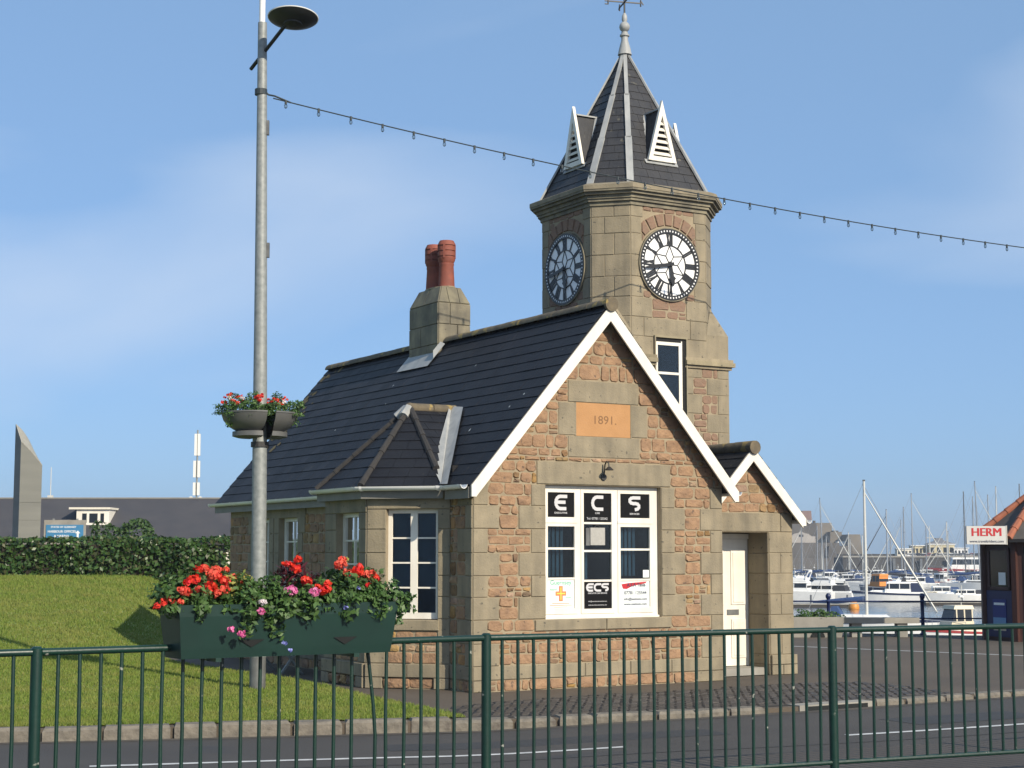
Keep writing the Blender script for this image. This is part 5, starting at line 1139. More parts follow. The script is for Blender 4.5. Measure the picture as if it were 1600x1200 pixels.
# festoon lights from the post, slung across to the right
fa = LB+V(.03,0,8.06); fa = pd(427,150,21.87); fb_ = pd(1640,393,27.9); fdir = V(fb_.x-fa.x, fb_.y-fa.y, 0); fn = V(-fdir.y, fdir.x, 0)
def fest(x, y): r = pray(x, y); k = (fa-V(0,0,CAM_H)).dot(fn)/r.dot(fn); return V(0,0,CAM_H)+r*k
fpx = [(427,150),(511,176),(618,202),(722,226),(822,248),(930,270),(1030,290),(1128,310),(1259,334),(1374,353),(1485,370),(1588,385),(1660,396)]
fpts = [fest(*p) for p in fpx]; S_ = [(p-fa).dot(fdir.normalized()) for p in fpts]; zc = np.polyfit(S_, [p.z for p in fpts], 2)
fz = lambda s: float(np.polyval(zc, s))
fst = thing('festoon_lights', 'thin dark cable of small clear bulbs slung from the lamp post across the tower', 'string lights', fa)
fu = fdir.normalized(); Lf = S_[-1]+7
MB().tube([fu*s_+V(0,0,fz(s_)-fa.z) for s_ in np.linspace(0, Lf, 60)], .009, 6).build('cable', M['cable'], fst)
s_ = .18; k = 0
while s_ < Lf:
    p = fu*s_+V(0,0,fz(s_)-fa.z); MB().tube([p+V(0,0,.015), p+V(0,0,-.04)], .017, 8).build('lamp_holder', M['cable'], fst); MB().sphere(p+V(0,0,-.068), .024, 8, 6, 1.4).build('bulb', M['bulb_glass'], fst, smooth=True); s_ += .475
pe = LB+V(-.06,0,8.1)-fa; MB().tube([pe+V(.05,0,0), pe.lerp(V(.02,0,0), .5)+V(0,0,-.01), V(.02,0,0), fu*.25+V(0,0,fz(.25)-fa.z)], .013, 6).build('tether', M['cable'], fst); MB().tube([pe+V(-.02,0,-.04), pe+V(-.02,0,.04)], .085, 14).build('clamp', M['cable'], fst)
# bench by the bay
bp_ = c0+V(cth*-.55-sth*4.75, sth*-.55+cth*4.75, 0); bench = thing('slatted_bench', 'small weathered slatted bench in the shade by the bay window', 'bench', bp_, TH+math.pi/2)
for i in range(4): MB().box(-.62, .62, .02+i*.1, .1+i*.1, .43, .455).build('seat_slat', M['galvanised'], bench)
for i in range(9): MB().box(-.58+i*.14, -.53+i*.14, -.42*0-.03, .0, .5, .82).build('back_slat', M['galvanised'], bench)
MB().box(-.62, .62, -.035, .005, .82, .87).build('back_rail', M['galvanised'], bench)
for x in (-.55, .55):
    MB().bar((x,.02,0),(x,.38,.43),.04,.03).build('leg', M['galvanised'], bench); MB().bar((x+.02,.38,0),(x+.02,.0,.5),.04,.03).build('leg', M['galvanised'], bench)

# ================================================================== left background
HY = 42.0
hedge = thing('hedge', 'clipped dark green hedge along the top of the lawn', 'hedge', (-30, HY, 0))
hc = MB(); hc.box(-22, 22.4, .35, 1.5, .2, 2.05); hc.build('dark_core', M['soil'], hedge)  # solid dark core, the shade between the leaves put into its colour
n = 36000; fx = rng.uniform(-.2,1,n); hx = -10+rng.uniform(0,1,n)*33.2; side = rng.uniform(0,1,n)
hy = np.where(side < .72, .25+rng.normal(0,.06,n), rng.uniform(.2,1.5,n)); hz = np.where(side < .72, rng.uniform(.7,2.18,n), 2.18+rng.normal(0,.03,n)+.02*np.sin(hx*1.7)+.015*np.sin(hx*4.3))
hy = hy+.06*np.sin(hx*2.3+hz*3); hnr = np.where((side < .72)[:,None], np.array([[0,-1,.3]]), np.array([[0,-.3,1]]))
leaf_mesh('foliage', np.stack([hx,hy,hz],1), rng.uniform(.045,.08,n), M['hedge_leaf'], hedge, nrm=hnr*1.1, asp=.6)
bu = thing('round_bush', 'rounded green bush standing behind the hedge', 'bush', (pd(200,838,50).x, 50, 0))
MB().tube([(0,0,0),(.05,0,1.5)], .06, 8).build('trunk', M['bark'], bu)
n = 3600; u = rng.normal(size=(n,3)); u /= np.linalg.norm(u, axis=1)[:,None]; lump = 1+.18*np.sin(u[:,0]*7)+.12*np.sin(u[:,2]*9+1)
leaf_mesh('crown', u*(rng.uniform(.55,1,n)**.4*lump)[:,None]*np.array([1.25,.9,.95])+np.array([0,0,1.85]), rng.uniform(.05,.08,n), M['bush_leaf'], bu, nrm=u*1.2, asp=.6)
# long slate-roofed building
BDp = 76.0; Lx0, Lx1 = -62.0, -6.5
hall = thing('long_low_building', 'long low building with a plain dark slate roof behind the hedge', 'building', ((Lx0+Lx1)/2, BDp, 0)); hw_ = (Lx1-Lx0)/2
zr0 = pd(100,779,BDp).z; zr1 = pd(355,783,BDp).z; ze = 2.55
q = MB(); q.box(-hw_, hw_, -3.2, 3.6, 0, ze); q.build('wall', M['cream_wall'], hall)
q = MB(); q.add([(-hw_-.3,-3.7,ze-.05),(hw_+.3,-3.7,ze-.05),(hw_+.3,0,zr0),(-hw_-.3,0,zr0),(-hw_-.3,4,ze-.05),(hw_+.3,4,ze-.05),(-hw_-.3,-3.7,ze-.2),(hw_+.3,-3.7,ze-.2)], [(0,1,2,3),(3,2,5,4),(0,3,4),(1,5,2),(6,7,1,0)]); q.build('roof', M['far_slate'], hall)
MB().tube([(-hw_-.3,0,zr0),(hw_+.3,0,zr0)], .06, 6).build('ridge', M['fascia_grey'], hall)
dx_ = pd(144,810,73.6).x-hall.location.x; dm = link('dormer', None, hall)
zd0, zd1 = pd(144,829,73.6).z, pd(144,796,73.6).z
MB().box(dx_-.68, dx_+.78, -2.5, -.6, zd0, zd1).build('dormer_wall', M['white_paint'], dm); MB().box(dx_-1.0, dx_+.85, -2.62, -.2, zd1, zd1+.09).build('dormer_roof', M['cream_wall'], dm)
for x0_, x1_ in ((-.42,-.22),(-.1,.27),(.4,.56)): MB().box(dx_+x0_, dx_+x1_, -2.515, -2.49, zd0+.35, zd1-.18).build('pane', M['boat_window'], dm)
# monument
mo = pd(48, 835, 56); mon = thing('stone_monument', 'tall grey stone slab monument with a slanting curved top', 'monument', (mo.x, 56, 0))
fl_, fr_, bl_ = pd(33,690,55.8), pd(66,727,56.0), pd(24.5,663,56.9); br_ = bl_+(fr_-fl_); br_.z = pd(60,712,57).z
cn = [Vector((p.x-mo.x, p.y-56, 0)) for p in (fl_, fr_, br_, bl_)]; zt_ = [fl_.z, fr_.z, br_.z, bl_.z]; nS = 9
def mon_top(t, back):                          # curved slope from the high left edge to the low right edge
    a_, b_ = (cn[3], cn[2]) if back else (cn[0], cn[1]); za, zb = (zt_[3], zt_[2]) if back else (zt_[0], zt_[1]); p = a_.lerp(b_, t); p.z = za+(zb-za)*t+.16*math.sin(math.pi*t)*(1 if back else .25); return p
q = MB(); ft = [mon_top(k/nS, 0) for k in range(nS+1)]; bt = [mon_top(k/nS, 1) for k in range(nS+1)]
q.poly(cn[0], cn[1], *ft[::-1]); q.poly(cn[3], cn[2], *bt[::-1]); q.poly(cn[0], cn[3], bt[0], ft[0]); q.poly(cn[1], cn[2], bt[-1], ft[-1]); q.build('shaft', M['monument'], mon)
for k in range(nS):
    up_ = V(0,0,.02); g_ = .03
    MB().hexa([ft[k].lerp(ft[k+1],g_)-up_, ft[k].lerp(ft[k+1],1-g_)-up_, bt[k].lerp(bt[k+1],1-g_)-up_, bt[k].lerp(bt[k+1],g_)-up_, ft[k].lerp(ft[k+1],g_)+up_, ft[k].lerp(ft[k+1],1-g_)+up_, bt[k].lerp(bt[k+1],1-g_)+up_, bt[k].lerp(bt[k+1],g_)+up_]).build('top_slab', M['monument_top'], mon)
nf = (cn[1]-cn[0]).cross(V(0,0,1)).normalized()
for z0_, z1_ in ((1.2,2.15),(2.15,2.95),(2.95,3.55),(3.55,4.35)):
    MB().hexa([cn[0]+nf*.001+V(0,0,z0_+.012), cn[1]+nf*.001+V(0,0,z0_+.012), cn[1]+nf*.012+V(0,0,z0_+.012), cn[0]+nf*.012+V(0,0,z0_+.012), cn[0]+nf*.001+V(0,0,z1_-.012), cn[1]+nf*.001+V(0,0,z1_-.012), cn[1]+nf*.012+V(0,0,z1_-.012), cn[0]+nf*.012+V(0,0,z1_-.012)]).build('stone_course', M['monument'], mon)
# blue direction sign
sg_ = pd(101, 826, 58); sgn = thing('blue_direction_sign', 'blue and white direction sign with an arrow standing behind the hedge', 'sign', (sg_.x, 58, 0))
z0_, z1_ = pd(101,846,58).z, pd(101,820,58).z; hw2 = .66
MB().box(-.74, .74, .03, .06, z0_-.1, z1_+.17).build('back_board', M['concrete'], sgn); 
for x in (-.42, .42): MB().box(x-.03, x+.03, .06, .12, 0, z1_+.22).build('post', M['galvanised'], sgn)
MB().box(-hw2, hw2, -.0, .03, z0_, z1_).build('face', M['sign_blue'], sgn)
ST_ = lambda x0, zz: (lambda x, y, z: (x0+x, -.004-z, zz+y))
text('HARBOUR OFFICES', .115, M['sign_white'], sgn, ST_(-.1,z1_-.24), bold=.015); text('& MARINA', .115, M['sign_white'], sgn, ST_(-.1,z1_-.40), bold=.015); text('STATES OF GUERNSEY', .09, M['sign_white'], sgn, ST_(-.04,z1_-.08), bold=.015)
MB().prism([(-.035,-.2),(.035,-.2),(.035,.0),(.09,.0),(0,.1),(-.09,.0),(-.035,.0)], lambda x, y, o_: (.47+x, o_, z1_-.3+y), -.006, -.001).build('arrow', M['sign_white'], sgn)
# radio mast
rm = pd(307, 782, 92); mast = thing('radio_mast', 'slim pole mast with white panel antennas beyond the long roof', 'mast', (rm.x, 92, 0))
zm = lambda y: pd(307, y, 92).z
MB().tube([(0,0,0),(0,0,zm(672))], .05, 8).build('pole', M['galvanised'], mast)
for y0_, y1_, dxs in ((712,678,(-.09,.09)),(746,720,(-.13,.1)),(774,754,(-.13,.1))):
    for x in dxs: MB().box(x-.07, x+.07, -.1, .05, zm(y0_), zm(y1_)).build('antenna_panel', M['antenna_white'], mast)
for x in (-.3, .22): MB().tube([(x,-.1,zm(779)),(x,-.02,zm(779))], .12, 12).build('dish', M['antenna_white'], mast)
wa = pd(79, 770, 110); wm = thing('whip_aerial', 'thin white whip aerial on the far skyline beside the monument', 'aerial', (wa.x, 110, 0)); MB().tube([(0,0,0),(0,0,pd(79,730,110).z)], [.05,.025], 6).build('whip', M['spar_white'], wm); MB().box(-.18, .18, -.1, .1, 0, pd(79,774,110).z).build('base_frame', M['spar_white'], wm)

# ================================================================== the quayside
WZ = -4.0
def wl_depth(y): return (CAM_H-WZ)*FPX/math.cos(PITCH)/(y-866)     # depth of the water seen at photograph row y
qr = thing('quay_railing', 'blue posts with two thin rails along the harbour edge', 'railing', (9.2, 36.9, 0))
for x in (5.45, 7.1, 9.2, 11.3, 13.4, 15.5, 17.6): 
    p = V(x-9.2, (9.2-x)*.02, 0); MB().lathe([(.075,0),(.075,.03),(.045,.06),(.04,.35),(.055,.38),(.04,.41),(.036,.72),(.06,.75),(.035,.79),(.06,.84),(.062,.88),(.03,.93)], p, 12).build('post', M['blue_paint'], qr, smooth=True)
for z in (.37, .75): MB().tube([(-3.75,.075,z),(8.6,-.172,z)], .018, 6).build('rail', M['blue_paint'], qr)
pb = pg(1278, 996); cpl = thing('concrete_planter', 'pale concrete planter box by the harbour railing', 'planter', (pb.x, pb.y+.2, 0))
q = MB(); r_ = [(.52,.2,.0),(.54,.22,.12),(.56,.25,.44),(.5,.19,.44),(.49,.18,.38)]
q.add([(sx*a_, sy*b_, z) for a_, b_, z in r_ for sx, sy in ((-1,-1),(1,-1),(1,1),(-1,1))], [(3,2,1,0)]+[(i*4+j, i*4+(j+1)%4, (i+1)*4+(j+1)%4, (i+1)*4+j) for i in range(4) for j in range(4)]+[(16,17,18,19)]); q.build('box', M['concrete'], cpl)
MB().prism([(.15*math.cos(t), max(0,.15*math.sin(t))) for t in np.linspace(0, math.pi, 9)], lambda x, y, o_: (x, o_, y+.005), -.235, -.205).build('base_arch', M['slot_dark'], cpl)
bpy.context.view_layer.update()
plant('shrub', 'low green shrub growing in the concrete planter', 'plant', cpl, 0, 0, .42, .52, .2, .17, 1100, 'plant_leaf', .035, [])
cb = pg(1374, 995); ben = thing('concrete_bench', 'plain grey concrete bench by the harbour railing', 'bench', (cb.x, cb.y, 0))
MB().box(-.82, .84, -.2, .2, .3, .42).build('seat', M['concrete'], ben)
for x in (-.55, .45): MB().box(x-.08, x+.14, -.15, .15, 0, .3).build('leg', M['concrete'], ben)
# ticket kiosk
kc = V(11.35, 35.0, 0); kio = thing('ticket_kiosk', 'dark wooden ticket kiosk with orange hip tiles and a blue panel', 'kiosk', kc)
kv = [Vector((1.3*math.cos(R(45*i)), 1.3*math.sin(R(45*i)), 0)) for i in range(8)]; ke = [v*1.17 for v in kv]
MB().prism([(v.x*.985, v.y*.985) for v in kv], lambda x, y, z: (x, y, z), .0, 2.12).build('wall', M['kiosk_wood'], kio)
for v in kv: MB().bar(v, v+V(0,0,2.12), .11, .11, v).build('corner_post', M['kiosk_wood'], kio)
for i in range(3, 7):
    a, b = kv[i], kv[(i+1)%8]; n_ = V(a.y-b.y, b.x-a.x, 0).normalized()
    if n_.dot(a) < 0: n_ = -n_
    e0 = (b-a).normalized(); A_ = lambda s_, z, o_: a+e0*s_+n_*o_+V(0,0,z); W = (b-a).length
    def pl(nm, s0, s1, z0, z1, o0, o1, m): MB().hexa([A_(s0,z0,o0),A_(s1,z0,o0),A_(s1,z0,o1),A_(s0,z0,o1),A_(s0,z1,o0),A_(s1,z1,o0),A_(s1,z1,o1),A_(s0,z1,o1)]).build(nm, m, kio)
    if i in (3, 4, 6):
        pl('window_pane', .22, W-.2, 1.12, 1.88, .0, .012, M['boat_window']); pl('lower_panel', .1, W-.1, .08, 1.04, .0, .02, M['kiosk_blue'])
        for s0, s1, z0, z1 in ((.16,.22,1.06,1.94),(W-.2,W-.14,1.06,1.94),(.16,W-.14,1.88,1.94),(.16,W-.14,1.06,1.12)): pl('window_frame', s0, s1, z0, z1, .0, .03, M['kiosk_wood'])
        if i == 4: 
            pl('window_notice', .5, .72, 1.16, 1.42, .013, .02, M['poster_white']); pl('poster', .3, .72, .2, .86, .021, .03, M['poster_blue']); pl('poster_sea', .31, .71, .3, .48, .031, .034, M['poster_sea']); pl('poster_sand', .31, .71, .21, .3, .031, .034, M['poster_sand']); pl('poster_title', .34, .68, .74, .79, .031, .034, M['poster_white'])
    else:
        pl('doorway', .18, W-.12, .06, 1.95, -.005, .006, M['kiosk_dark']); pl('door_notice', .3, W-.3, .9, 1.7, .007, .012, M['poster_white'])
q = MB(); ap = V(0,0,3.25)
for i in range(8): q.poly(ke[i]+V(0,0,2.1), ke[(i+1)%8]+V(0,0,2.1), ap)
q.poly(*[v+V(0,0,2.1) for v in ke]); kro = q.build('roof', M['felt'], kio)
for i in range(8):
    MB().bar(ke[i]+V(0,0,2.08), ke[(i+1)%8]+V(0,0,2.08), .05, .07).build('gutter', M['kiosk_dark'], kro)
    for k in range(6):
        p0 = (ke[i]+V(0,0,2.13)).lerp(ap+V(0,0,.03), k/6-.01); p1 = (ke[i]+V(0,0,2.13)).lerp(ap+V(0,0,.03), (k+1)/6+.015); MB().tube([p0, p1], [.085,.068], 8).build('hip_tile', M['pantile'], kro, smooth=True)
s0 = pd(1510, 822, 33.3); s1 = pd(1573, 850.5, 33.3); hs = thing('kiosk_sign', 'white sign board with red lettering fixed to the kiosk corner', 'sign', ((s0.x+s1.x)/2, 33.3, 0)); w_ = (s1.x-s0.x)/2
MB().box(-w_, w_, .0, .09, s1.z, s0.z).build('board', M['sign_shaded_white'], hs); MB().box(w_+.001, w_+.012, -.01, .1, s1.z-.01, s0.z+.01).build('edge_trim', M['white_paint'], hs)  # white board whose face is greyed, its shade put into the colour
mid = (s0.z+s1.z)/2; [text('HERM', .235, M['red_ink'], hs, lambda x, y, z, k=k: (x+k*.009, -.003-z-.0004*abs(k)*(1+.5*k), mid+.055+y), sx=1.02) for k in (-1, 0, 1)]; text('www.traveltrident.com', .074, M['dark_ink'], hs, lambda x, y, z: (x, -.003-z, mid-.125+y), bold=.01)
MB().bar((w_*.75,.09,mid), (w_*.75+.3,.9,mid), .04, .04).build('bracket', M['kiosk_dark'], hs)

# ================================================================== boats
def hull(L_, B, fb, m, par, rise=.35, st=.75, full=.5, stripe=None, keel=.35):
    n = 12; secs = []; rail_ = []
    for i in range(n+1):
        t = i/n; b = B/2*((st+(1-st)*min(1, t/full)) if t < full else max(.02, 1-((t-full)/(1-full))**2.1)); dz = fb*(1+rise*t*t); x = (t-.5)*L_; rk = .07*L_*t**4
        secs.append([V(x+rk,-b,dz), V(x+rk*.3,-b*.86,.08), V(x,0,-keel*(1-t**3)), V(x+rk*.3,b*.86,.08), V(x+rk,b,dz)]); rail_.append((x+rk, b, dz))
    pts = [p for s_ in secs for p in s_]; fs_ = [(i*5+j, (i+1)*5+j, (i+1)*5+j+1, i*5+j+1) for i in range(n) for j in range(4)]
    fs_ += [(i*5, i*5+4, (i+1)*5+4, (i+1)*5) for i in range(n)]+[(0,1,2,3,4)]
    h = MB().add(pts, fs_).build('hull', m, par, smooth=True)
    if stripe:
        for sg in (-1, 1):
            q = MB()
            for (x0_, b0, z0_), (x1_, b1, z1_) in zip(rail_, rail_[1:]): q.poly((x0_,sg*(b0+.012),z0_*.97),(x1_,sg*(b1+.012),z1_*.97),(x1_-.01,sg*(b1*.98+.014),z1_*.78),(x0_-.01,sg*(b0*.98+.014),z0_*.78))
            q.build('stripe', stripe, h)
    return rail_
def block(par, nm, x0, x1, b0, z0, z1, m, sx0=0, sx1=0, bt=None):
    bt = b0 if bt is None else bt
    return MB().hexa([(x0,-b0,z0),(x1,-b0,z0),(x1,b0,z0),(x0,b0,z0),(x0+sx0,-bt,z1),(x1-sx1,-bt,z1),(x1-sx1,bt,z1),(x0+sx0,bt,z1)]).build(nm, m, par)
def cabin(par, x0, x1, b, z0, h, m, fwd=.3, aft=.08, roofm=None):
    a_ = z0+h*.42; c = z0+h*.86
    block(par, 'cabin', x0, x1, b, z0, a_, m, aft*.4, fwd*.4, b*.97); block(par, 'window_band', x0+aft*.4+.03, x1-fwd*.4-.03, b*.955, a_, c, M['boat_window'], aft*.45, fwd*.5, b*.9)
    for k in range(3):
        x = x0+aft+(x1-x0-fwd-aft)*k/2.2
        block(par, 'pillar', x, x+.09, b*.965, a_, c, m, 0, 0, b*.91)
    block(par, 'cabin_roof', x0-.05+aft*.6, x1-fwd*.8+.05, b*.97, c, z0+h, roofm or m, .05, .12, b*.88)
def rails(par, rl_, x_from, h=.55, m='alu'):
    for sg in (-1, 1):
        pts = [V(x, sg*b*.93, z+h) for x, b, z in rl_ if x > x_from]
        if len(pts) > 1: MB().tube(pts, .02, 5).build('bow_rail', M[m], par)
        for x, b, z in [r for r in rl_ if r[0] > x_from][::2]: MB().tube([V(x,sg*b*.93,z), V(x,sg*b*.93,z+h)], .016, 5).build('stanchion', M[m], par)
def at(px, wy): D = wl_depth(wy); return V(pd(px, 900, D).x, D, WZ)
def motor(label, px, wy, L_, B, head, hm='gel_white', cm='gel_white', stripe=None, cab=(.28,.66), ch=1.25, fb=.85, fly=False, radar=True, roofm=None, canopy=None, nm='motor_boat', group=None):
    t = thing(nm, label, 'boat', at(px, wy), R(head), group); r = hull(L_, B, fb, M[hm], t, stripe=M[stripe] if stripe else None)
    x0, x1 = (cab[0]-.5)*L_, (cab[1]-.5)*L_; cabin(t, x0, x1, B*.36, fb*.95, ch, M[cm], fwd=.28*ch, roofm=M[roofm] if roofm else None)
    block(t, 'foredeck', x1-.1, L_*.38, B*.28, fb*1.0, fb*1.25+.12, M[cm], 0, L_*.1, B*.2); rails(t, r, L_*.05)
    if fly:
        z = fb*.95+ch; block(t, 'flybridge', x0+.2, x1-ch*.4, B*.33, z, z+.5, M[cm], .1, .5, B*.3); block(t, 'windscreen', x1-ch*.8, x1-ch*.45, B*.3, z+.5, z+.85, M['boat_window'], .25, -.1, B*.26)
        MB().tube([(x0+.3,-B*.33,z+.3),(x0-.1,-B*.3,z+1.2),(x0-.1,B*.3,z+1.2),(x0+.3,B*.33,z+.3)], .07, 6).build('radar_arch', M[cm], t); MB().lathe([(.25,0),(.28,.1),(.2,.2)], (x0-.1,0,z+1.25), 10).build('radar_dome', M['gel_white'], t)
    if radar: MB().tube([(x0+.5,0,fb*.95+ch),(x0+.45,0,fb*.95+ch+1.3)], .03, 6).build('aerial_mast', M['spar_white'], t); MB().lathe([(.18,0),(.2,.06),(.12,.14)], (x0+.5,0,fb*.95+ch+.5), 10).build('radar_dome', M['gel_white'], t)
    if canopy: block(t, 'canopy', -L_*.42, x0+.1, B*.36, fb*1.0, fb*.95+ch*.9, M[canopy], .35, 0, B*.28)
    block(t, 'cockpit_coaming', -L_*.47, x0, B*.37, fb*.9, fb*1.18, M[cm], 0, 0, B*.36)
    return t
def yacht(label, px, top_y, D, L_, head, furl=None, spar='alu', hm='gel_white', cover='canvas_blue', stripe=None, lean=0, group=None, furlm='spar_white'):
    X = pd(px, 900, D).x; mt = pd(px, top_y, D).z-WZ; t = thing('sailing_yacht', label, 'boat', V(X, D, WZ), R(head), group); B = L_*.31; fb = L_*.1
    r = hull(L_, B, fb, M[hm], t, rise=.25, st=.6, stripe=M[stripe] if stripe else None, full=.45); mx_ = L_*.08
    block(t, 'coachroof', -L_*.2, L_*.2, B*.27, fb*1.02, fb*1.02+.42, M['gel_white'], .15, .6, B*.23); block(t, 'window_band', -L_*.16, L_*.1, B*.275, fb*1.1, fb*1.1+.16, M['boat_window'], .03, .12, B*.268)
    MB().tube([(0+mx_*0,0,fb),(lean*.5,0,mt*.5),(lean,0,mt)], [.12,.11,.085], 8).build('mast', M[spar], t, smooth=True)
    for k in (.42, .7): MB().tube([(lean*k,-.75+.2*k,mt*k-.05),(lean*k,0,mt*k),(lean*k,.75-.2*k,mt*k-.05)], .022, 5).build('spreader', M[spar], t)
    MB().tube([(-.1,0,fb+1.25),(-L_*.42,0,fb+1.2)], .06, 6).build('boom', M[spar], t); MB().tube([(-.12,0,fb+1.62),(-L_*.2,0,fb+1.42),(-L_*.41,0,fb+1.3)], [.17,.2,.08], 7).build('sail_cover', M[cover], t, smooth=True)
    bow = V(L_*.53,0,fb*1.25)
    MB().tube([bow, V(lean,0,mt*.97)], .02, 5).build('forestay', M['alu'], t)
    if furl: MB().tube([bow+V(-.05,0,.4), bow.lerp(V(lean,0,mt*.96), .4), V(lean,0,mt*.93)], [.07,.085,.04], 6).build('furled_jib', M[furlm], t, smooth=True)
    MB().tube([V(-L_*.48,0,fb), V(lean,0,mt)], .016, 5).build('backstay', M['alu'], t)
    for sg in (-1, 1): MB().tube([V(-.1,sg*B*.46,fb), V(lean*.7,sg*.6,mt*.7), V(lean,0,mt*.98)], .014, 5).build('shroud', M['alu'], t)
    block(t, 'sprayhood', -L_*.27, -L_*.18, B*.25, fb*1.02+.3, fb*1.02+1.0, M[cover], .1, .35, B*.2)
    rails(t, r, L_*.2)
    for x, z in ((lean, mt),): MB().box(x-.1, x+.1, -.02, .02, z, z+.12).build('masthead', M['spar_dark'], t)
    return t
# nearest: yacht on the quay wall and the little cabin boat
yacht('white sailing yacht with tall white mast and furled jib close by the quay', 1353, 752, 121, 9.6, -20, True, 'spar_white', cover='canvas_blue', stripe='navy')
motor('small fishing boat with cream wheelhouse moored just below the quay railing', 1505, 1003, 5.6, 2.1, 197, 'gel_white', 'gel_cream', stripe='boat_red', cab=(.45,.78), ch=1.75, fb=.75)
# the front row on the pontoon
motor('large white flybridge cruiser half hidden by the porch corner', 1236, 938, 10.5, 3.4, 158, fly=True, ch=1.3, fb=1.15, stripe=None)
motor('white sports cruiser with radar arch beside the pontoon end', 1281, 937, 8.8, 3.0, 152, fly=True, ch=1.05, fb=1.0, canopy='canvas_dark')
motor('small white cabin cruiser seen stern-on beyond the cruisers', 1311, 928, 6.2, 2.4, 72, ch=1.35, fb=.85)
motor('white motor boat with navy hull band and blue-tinted wheelhouse', 1394, 940, 8.6, 2.9, 170, stripe='navy', cab=(.25,.62), ch=1.45, fb=1.05, canopy='navy')
motor('pilot-style launch with bright orange wheelhouse', 1371, 926, 7.2, 2.6, 120, 'navy', 'boat_orange', cab=(.3,.62), ch=2.0, fb=.9)
motor('low cream open launch with a squared stern', 1444, 940, 3.6, 1.7, 185, 'gel_cream', 'gel_cream', cab=(.1,.5), ch=.55, fb=.75, radar=False)
motor('sleek white sports boat with dark cockpit canopy', 1512, 943, 8.6, 2.7, 178, 'gel_white', 'gel_white', cab=(.42,.7), ch=.75, fb=1.0, canopy='canvas_dark', radar=False)
motor('grey-hulled motor boat with blue cockpit cover', 1466, 938, 6.4, 2.3, 172, 'boat_grey', 'gel_white', stripe='navy', ch=1.0, fb=.85, canopy='canvas_blue')
# second row
motor('white wheelhouse boat lying between the yachts', 1468, 919, 7.4, 2.7, 150, ch=1.7, fb=.95, cab=(.35,.65))
motor('white cabin boat with dark blue canopy in the second row', 1430, 921, 7.6, 2.7, 165, ch=1.2, fb=.95, canopy='canvas_blue')
motor('red-hulled workboat moored behind the sports boat', 1505, 921, 9.5, 3.0, 176, 'boat_red', 'gel_white', ch=1.6, fb=1.0, cab=(.2,.42))
motor('white motor cruiser with tall aerial behind the launch', 1404, 917, 7.8, 2.8, 160, ch=1.3, fb=.95)
motor('white boat with red wheelhouse roof in the second row', 1538, 917, 8.2, 2.8, 170, ch=1.5, fb=.95, roofm='boat_red')
motor('small white open boat out in the fairway', 1330, 908, 7.5, 2.6, 20, ch=.9, fb=.8, canopy='canvas_blue')
motor('small white cruiser below the castle wall', 1345, 910, 8.0, 2.6, 165, ch=1.1, fb=.85)
motor('white half-cabin boat at the outer mooring', 1262, 907, 9.0, 3.0, 160, ch=1.4, fb=1.0)
motor('red and white harbour ferry lying by the far pier', 1503, 899, 17, 5.0, 175, 'boat_red', 'gel_white', cab=(.1,.7), ch=3.4, fb=1.6)
# yachts
G_ = 'yachts moored in rows'
yacht('white yacht with white furled jib moored below the castle', 1288, 779, 290, 13, -35, True, 'alu', stripe='navy', lean=-.6, group=G_)
yacht('yacht with short mast next to the white half-cabin boat', 1278, 822, 330, 9.5, 200, False, 'alu', group=G_)
yacht('yacht with slender mast and blue sail cover below the castle', 1292, 838, 340, 9, 160, False, 'alu', group=G_)
yacht('far yacht by the porch corner with a thin mast', 1253, 852, 350, 8, 20, False, 'alu', group=G_)
yacht('far yacht with a pale raked mast under the fort wall', 1327, 832, 345, 9, 200, True, 'spar_white', group=G_)
yacht('yacht with dark furled sail behind the orange launch', 1387, 797, 262, 11, 168, True, 'alu', cover='canvas_dark', furlm='canvas_dark', group=G_)
yacht('yacht with grey mast beside the navy-banded motor boat', 1414, 793, 270, 11.5, 190, False, 'alu', group=G_)
yacht('long white yacht with white furled jib reaching to its bow', 1427, 772, 285, 13.5, -20, True, 'alu', stripe='boat_red', group=G_)
yacht('yacht with a pale mast leaning towards the fairway', 1481, 816, 300, 10, 165, True, 'spar_white', group=G_)
yacht('yacht with dark mast just clear of the kiosk sign', 1509, 769, 275, 12, 185, False, 'spar_dark', cover='canvas_dark', group=G_)
yacht('yacht with slim grey mast rising behind the kiosk sign', 1523, 777, 268, 11.5, 20, False, 'alu', group=G_)
yacht('tall-masted yacht with furled jib behind the kiosk sign', 1532, 753, 262, 12.5, -30, True, 'alu', lean=-.5, group=G_)
yacht('yacht with grey mast seen above the sign edge', 1547, 774, 280, 12, 170, False, 'alu', group=G_)
yacht('white-masted yacht behind the kiosk roof', 1560, 761, 270, 12.5, 190, False, 'spar_white', group=G_)
yacht('yacht whose dark mast rises over the orange hip tiles', 1597, 757, 265, 12.5, 175, False, 'spar_dark', group=G_)
